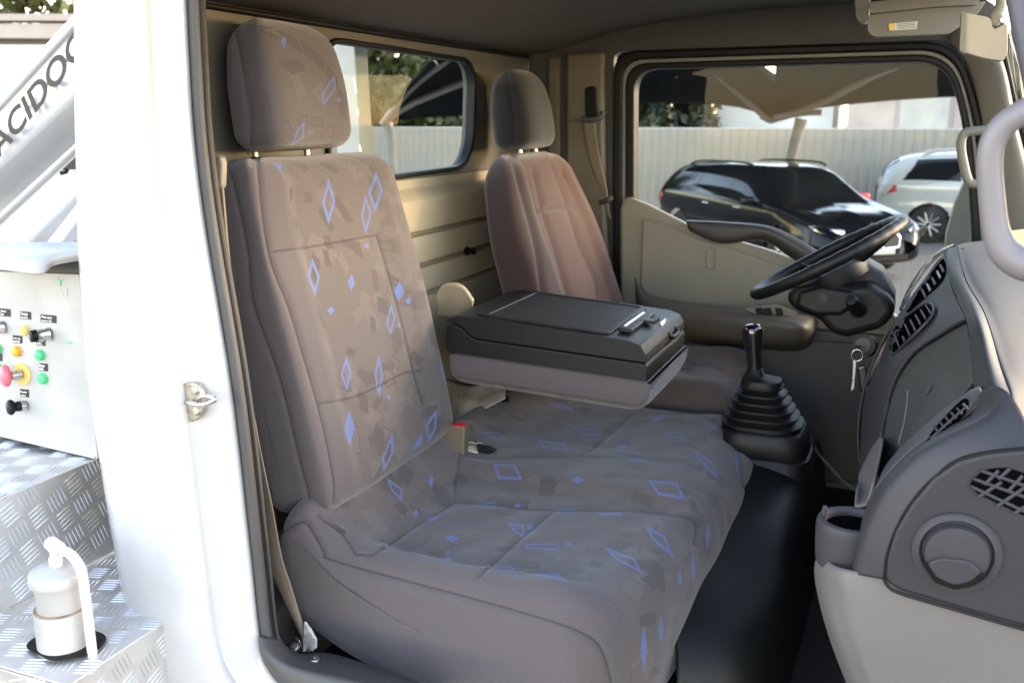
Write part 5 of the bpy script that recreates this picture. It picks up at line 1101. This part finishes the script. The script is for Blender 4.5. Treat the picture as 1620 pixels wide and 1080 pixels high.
# end cap with round outlet and grille
capo = [(1399, 912), (1402, 880), (1414, 840), (1440, 796), (1475, 755), (1515, 728), (1560, 716), (1620, 710), (1700, 708), (1700, 1012), (1618, 992), (1520, 964), (1425, 936), (1404, 924)]
cap = pxprism('end_cap', capo, 1.168, 1.20, mat('end_cap_grey', (.0125, .0125, .0155), .62, var=.05, bump=.4, bscale=1100), da, bevel=.006)
tube('cap_gap', C(*[(x, y, 1.1705) for x, y in capo[:9]]), .0022, M['rub'], cap, n=70, seg=6)
tube('cap_gap', C(*[(x, y, 1.1685) for x, y in [(1399, 914), (1404, 925), (1425, 938), (1520, 966), (1618, 994), (1700, 1014)]]), .0022, M['rub'], cap, n=40, seg=6)
oc = PY(1513, 872, 1.168); k1 = np.linalg.norm(PY(1575, 872, 1.168)-oc)
lathe('outlet_ring', [(k1*1.20, .000), (k1*1.17, .004), (k1*1.06, .004), (k1*.98, -.006+.012), (k1*.90, .0015), (k1*.86, .0015)], oc, (0, -1, 0), M['dash'], cap, 64)
od = lathe('outlet_disc', [(k1*.86, -.002), (k1*.86, .010), (k1*.82, .0135), (k1*.4, .0155), (.0001, .016)], oc, (0, -1, 0), M['dash'], cap, 64)
oo = lambda x, y, o: PY(x, y, 1.168-o)
prism('outlet_flap', rrect([oo(1466, 889, .0155), oo(1488, 880, .0155), (oo(1534, 885, .0155)), oo(1552, 903, .0155), oo(1536, 918, .0145), oo(1510, 924, .014), oo(1482, 912, .0145)], .006, 5), (0, -.004, 0), M['dash'], od, .0025)
prism('outlet_gap', [oo(1458, 890, .0152), oo(1466, 887, .0152), oo(1484, 911, .0148), oo(1510, 923, .0145), oo(1540, 917, .0148), (oo(1556, 904, .0152)), oo(1562, 912, .0148), oo(1540, 926, .013), oo(1510, 932, .013), oo(1478, 920, .013)], (0, -.0012, 0), M['rub'], od, .0003)
go = rrect([oo(1533, 764, .0005), oo(1556, 742, .0005), oo(1590, 738, .0005), oo(1660, 760, .0005), oo(1660, 830, .0005), oo(1612, 812, .0005), oo(1542, 778, .0005)], .012, 6)
gr_ = prism('end_grille', go, (0, -.0012, 0), M['hole'], cap, .0004)
for a, b_ in [((1540, 757), (1662, 800)), ((1552, 744), (1662, 782)), ((1536, 769), (1650, 822)), ((1548, 786), (1585, 762)), ((1578, 800), (1622, 770)), ((1606, 811), (1645, 786)), ((1558, 766), (1580, 744)), ((1596, 776), (1618, 752)), ((1580, 757), (1598, 741))]:
    tube('grille_bar', [oo(*a, .0035), oo(*b_, .0035)], .0022, M['dash'], gr_, seg=8)
# lower pale panel
patch('lower_panel', [C((1296, 872, 1.40), (1290, 905, 1.40), (1300, 960, 1.38), (1318, 1020, 1.36), (1345, 1090, 1.34), (1380, 1180, 1.33)), C((1300, 878, 1.27), (1299, 905, 1.25), (1306, 960, 1.235), (1324, 1020, 1.225), (1350, 1090, 1.22), (1385, 1180, 1.22)), C((1326, 896, 1.205), (1326, 915, 1.195), (1334, 965, 1.19), (1350, 1025, 1.186), (1374, 1090, 1.184), (1405, 1180, 1.184)),
      C((1366, 906, 1.188), (1368, 930, 1.183), (1375, 970, 1.180), (1388, 1030, 1.178), (1404, 1090, 1.178), (1430, 1180, 1.178)), C((1480, 935, 1.178), (1480, 960, 1.177), (1484, 1000, 1.176), (1490, 1050, 1.176), (1498, 1100, 1.176), (1505, 1180, 1.176)), C((1720, 1000, 1.176), (1720, 1030, 1.176), (1720, 1060, 1.176), (1720, 1090, 1.176), (1720, 1130, 1.176), (1720, 1190, 1.176))], 50, 60, M['lowb'], da, solid=.004)
# cup holder
ch = PY(1350, 822, 1.262); rc = .034
cup = patch('cup_holder', [[tuple(ch+np.array([r*math.cos(a), r*math.sin(a)*1.0, h])) for a in np.linspace(-.3, 2*math.pi-.3, 40)] for r, h in [(.040, -.062), (.0435, -.055), (.0455, -.02), (.0450, -.004), (.0415, .001), (.038, 0), (.0355, -.006), (.0345, -.03), (.033, -.07)]], 60, 40, M['dash'], da, solid=.002)
lathe('cup_shade', [(.0335, -.008), (.0325, -.03), (.031, -.064), (.001, -.065)], ch, (0, 0, 1), M['hole'], cup, 32)  # black cone that paints the shade inside the cup
box('cup_tab', ch+np.array([-.037, .0, .006]), (.006, .012, .014), M['dash'], cup, .002)
tube('pedal_cable', C((1288, 708, 2.3), (1310, 735, 2.3), (1338, 765, 2.2), (1362, 778, 2.1)), .004, M['rubg'], da, n=20, seg=8)
# firewall and dark foot space behind
box('foot_space_lining', (.16, 2.15, 1.28), (.04, 1.6, .62), M['rub'], cab, .01)
box('far_kick_panel', (-.10, 2.90, 1.25), (.6, .03, .5), M['trimd'], cab, .01)

# ---- near handle and far handle
h1 = tag(tube('grab_handle', [PY(x, y, 1.15) for x, y in [(1720, 150), (1660, 160), (1604, 186), (1576, 214), (1566, 254), (1570, 320), (1578, 372), (1594, 402), (1626, 420), (1680, 430), (1740, 432)]], [.013, .0132, .0134, .0132, .0130, .0133, .0155, .0175, .0175, .0165], M['lilac'], None, n=90, seg=20, flat=1.1), 'thick lilac grey loop grab handle on the near front pillar', 'handle', 'grab handles')
h2 = tag(tube('grab_handle', [PY(x, y, 2.72) for x, y in [(1566, 206), (1548, 207), (1528, 210), (1521, 222), (1521, 240), (1525, 262), (1531, 284), (1540, 291), (1562, 292)]], .0115, M['beigeg'], None, n=60, seg=14), 'slim beige grab handle on the far front pillar beside the window', 'handle', 'grab handles')
# near pillar dark edge, top right corner
pxprism('near_front_pillar', [(1588, -40), (1606, 60), (1622, 130), (1642, 240), (1720, 500), (1800, 800), (1960, 800), (1960, -40)], 1.16, 1.20, mat('pillar_lilac', (.07, .066, .085), .55, bump=.2, bscale=800), cab, bevel=.01)
# ---- mirror
mi = thing('interior_mirror', 'cream rear view mirror on a short curved arm below the ceiling', 'mirror', loc=tuple(PY(1585, 5, 2.0)))
pxprism('mirror_housing', rrect([(1525, 20), (1567, 28), (1571, 48), (1594, 36), (1594, 84), (1588, 97), (1560, 93), (1522, 82), (1520, 50)], 6, 4).tolist(), 1.95, 1.985, mat('cream_plastic', (.36, .29, .21), .4, var=.08, bump=.1), mi, bevel=.008, seg=4)
pxprism('mirror_rim', rrect([(1521, 18), (1529, 20), (1527, 86), (1518, 80)], 3, 4).tolist(), 1.942, 1.99, M['beige'], mi, bevel=.003)
tube('arm', C((1596, -30, 1.97), (1584, -5, 1.97), (1583, 12, 1.965), (1576, 26, 1.962), (1571, 42, 1.958)), [.008, .008, .010, .014, .007], M['beige'], mi, n=30)
lathe('arm_screw', [(.006, 0), (.005, .003), (.001, .003)], PY(1587, 32, 1.955), (0, -1, 0), M['zinc'], mi, 12)
# ---- visor
vi = thing('sun_visor', 'grey beige folded sun visor with a small yellow and white sticker', 'sun visor', loc=tuple(PY(1440, 10, 2.5)))
pxprism('visor_panel', rrect([(1373, 24), (1480, 12), (1560, 2), (1548, 20), (1510, 48), (1500, 54), (1382, 59), (1372, 50)], 6, 4).tolist(), 2.5, 2.52, M['beigeg'], vi, bevel=.006)
pxprism('visor_fold', rrect([(1374, 4), (1480, -10), (1560, -16), (1545, 8), (1480, 11), (1376, 22)], 5, 4).tolist(), 2.48, 2.50, M['beigeg'], vi, bevel=.006)
prism('sticker', [PY(1406, 38, 2.498), PY(1452, 34, 2.498), PY(1450, 46, 2.498), PY(1407, 49, 2.498)], (0, -.0008, 0), M['white'], vi, 0)
prism('sticker_yellow', [PY(1406, 38, 2.497), PY(1416, 37, 2.497), PY(1416, 48, 2.497), PY(1407, 49, 2.497)], (0, -.0008, 0), M['yel'], vi, 0)
for k in range(4): prism('sticker_line', [PY(1419, 38.6+2.5*k, 2.4965), PY(1448, 36+2.5*k, 2.4965), PY(1448, 36.8+2.5*k, 2.4965), PY(1419, 39.4+2.5*k, 2.4965)], (0, -.0004, 0), M['rubg'], vi, 0)
tag(pxprism('visor_bracket', rrect([(1350, -30), (1378, -30), (1374, 34), (1364, 38), (1354, 30)], 6, 4).tolist(), 2.55, 2.60, mat('grey_bracket', (.24, .25, .25), .5), None, bevel=.01), 'rounded grey bracket hanging from the ceiling left of the visor', 'bracket')
# ---- exterior mirror seen through the front corner of the far window
em = thing('door_mirror', 'dark exterior door mirror seen through the front corner of the far window', 'mirror', loc=tuple(PY(1515, 350, 3.15)))
pxprism('mirror_shell', [(1526, 285), (1540, 286), (1540, 420), (1492, 420), (1496, 370), (1510, 320)], 3.15, 3.19, mat('mirror_grey', (.17, .185, .18), .35), em, bevel=.01)
# ---- small box on the far side of the windscreen corner
pxprism('windscreen_sticker', [(1592, 366), (1622, 362), (1624, 396), (1596, 400)], 2.2, 2.202, mat('sticker_cream', (.62, .58, .36), .6, var=.1), cab, bevel=0)
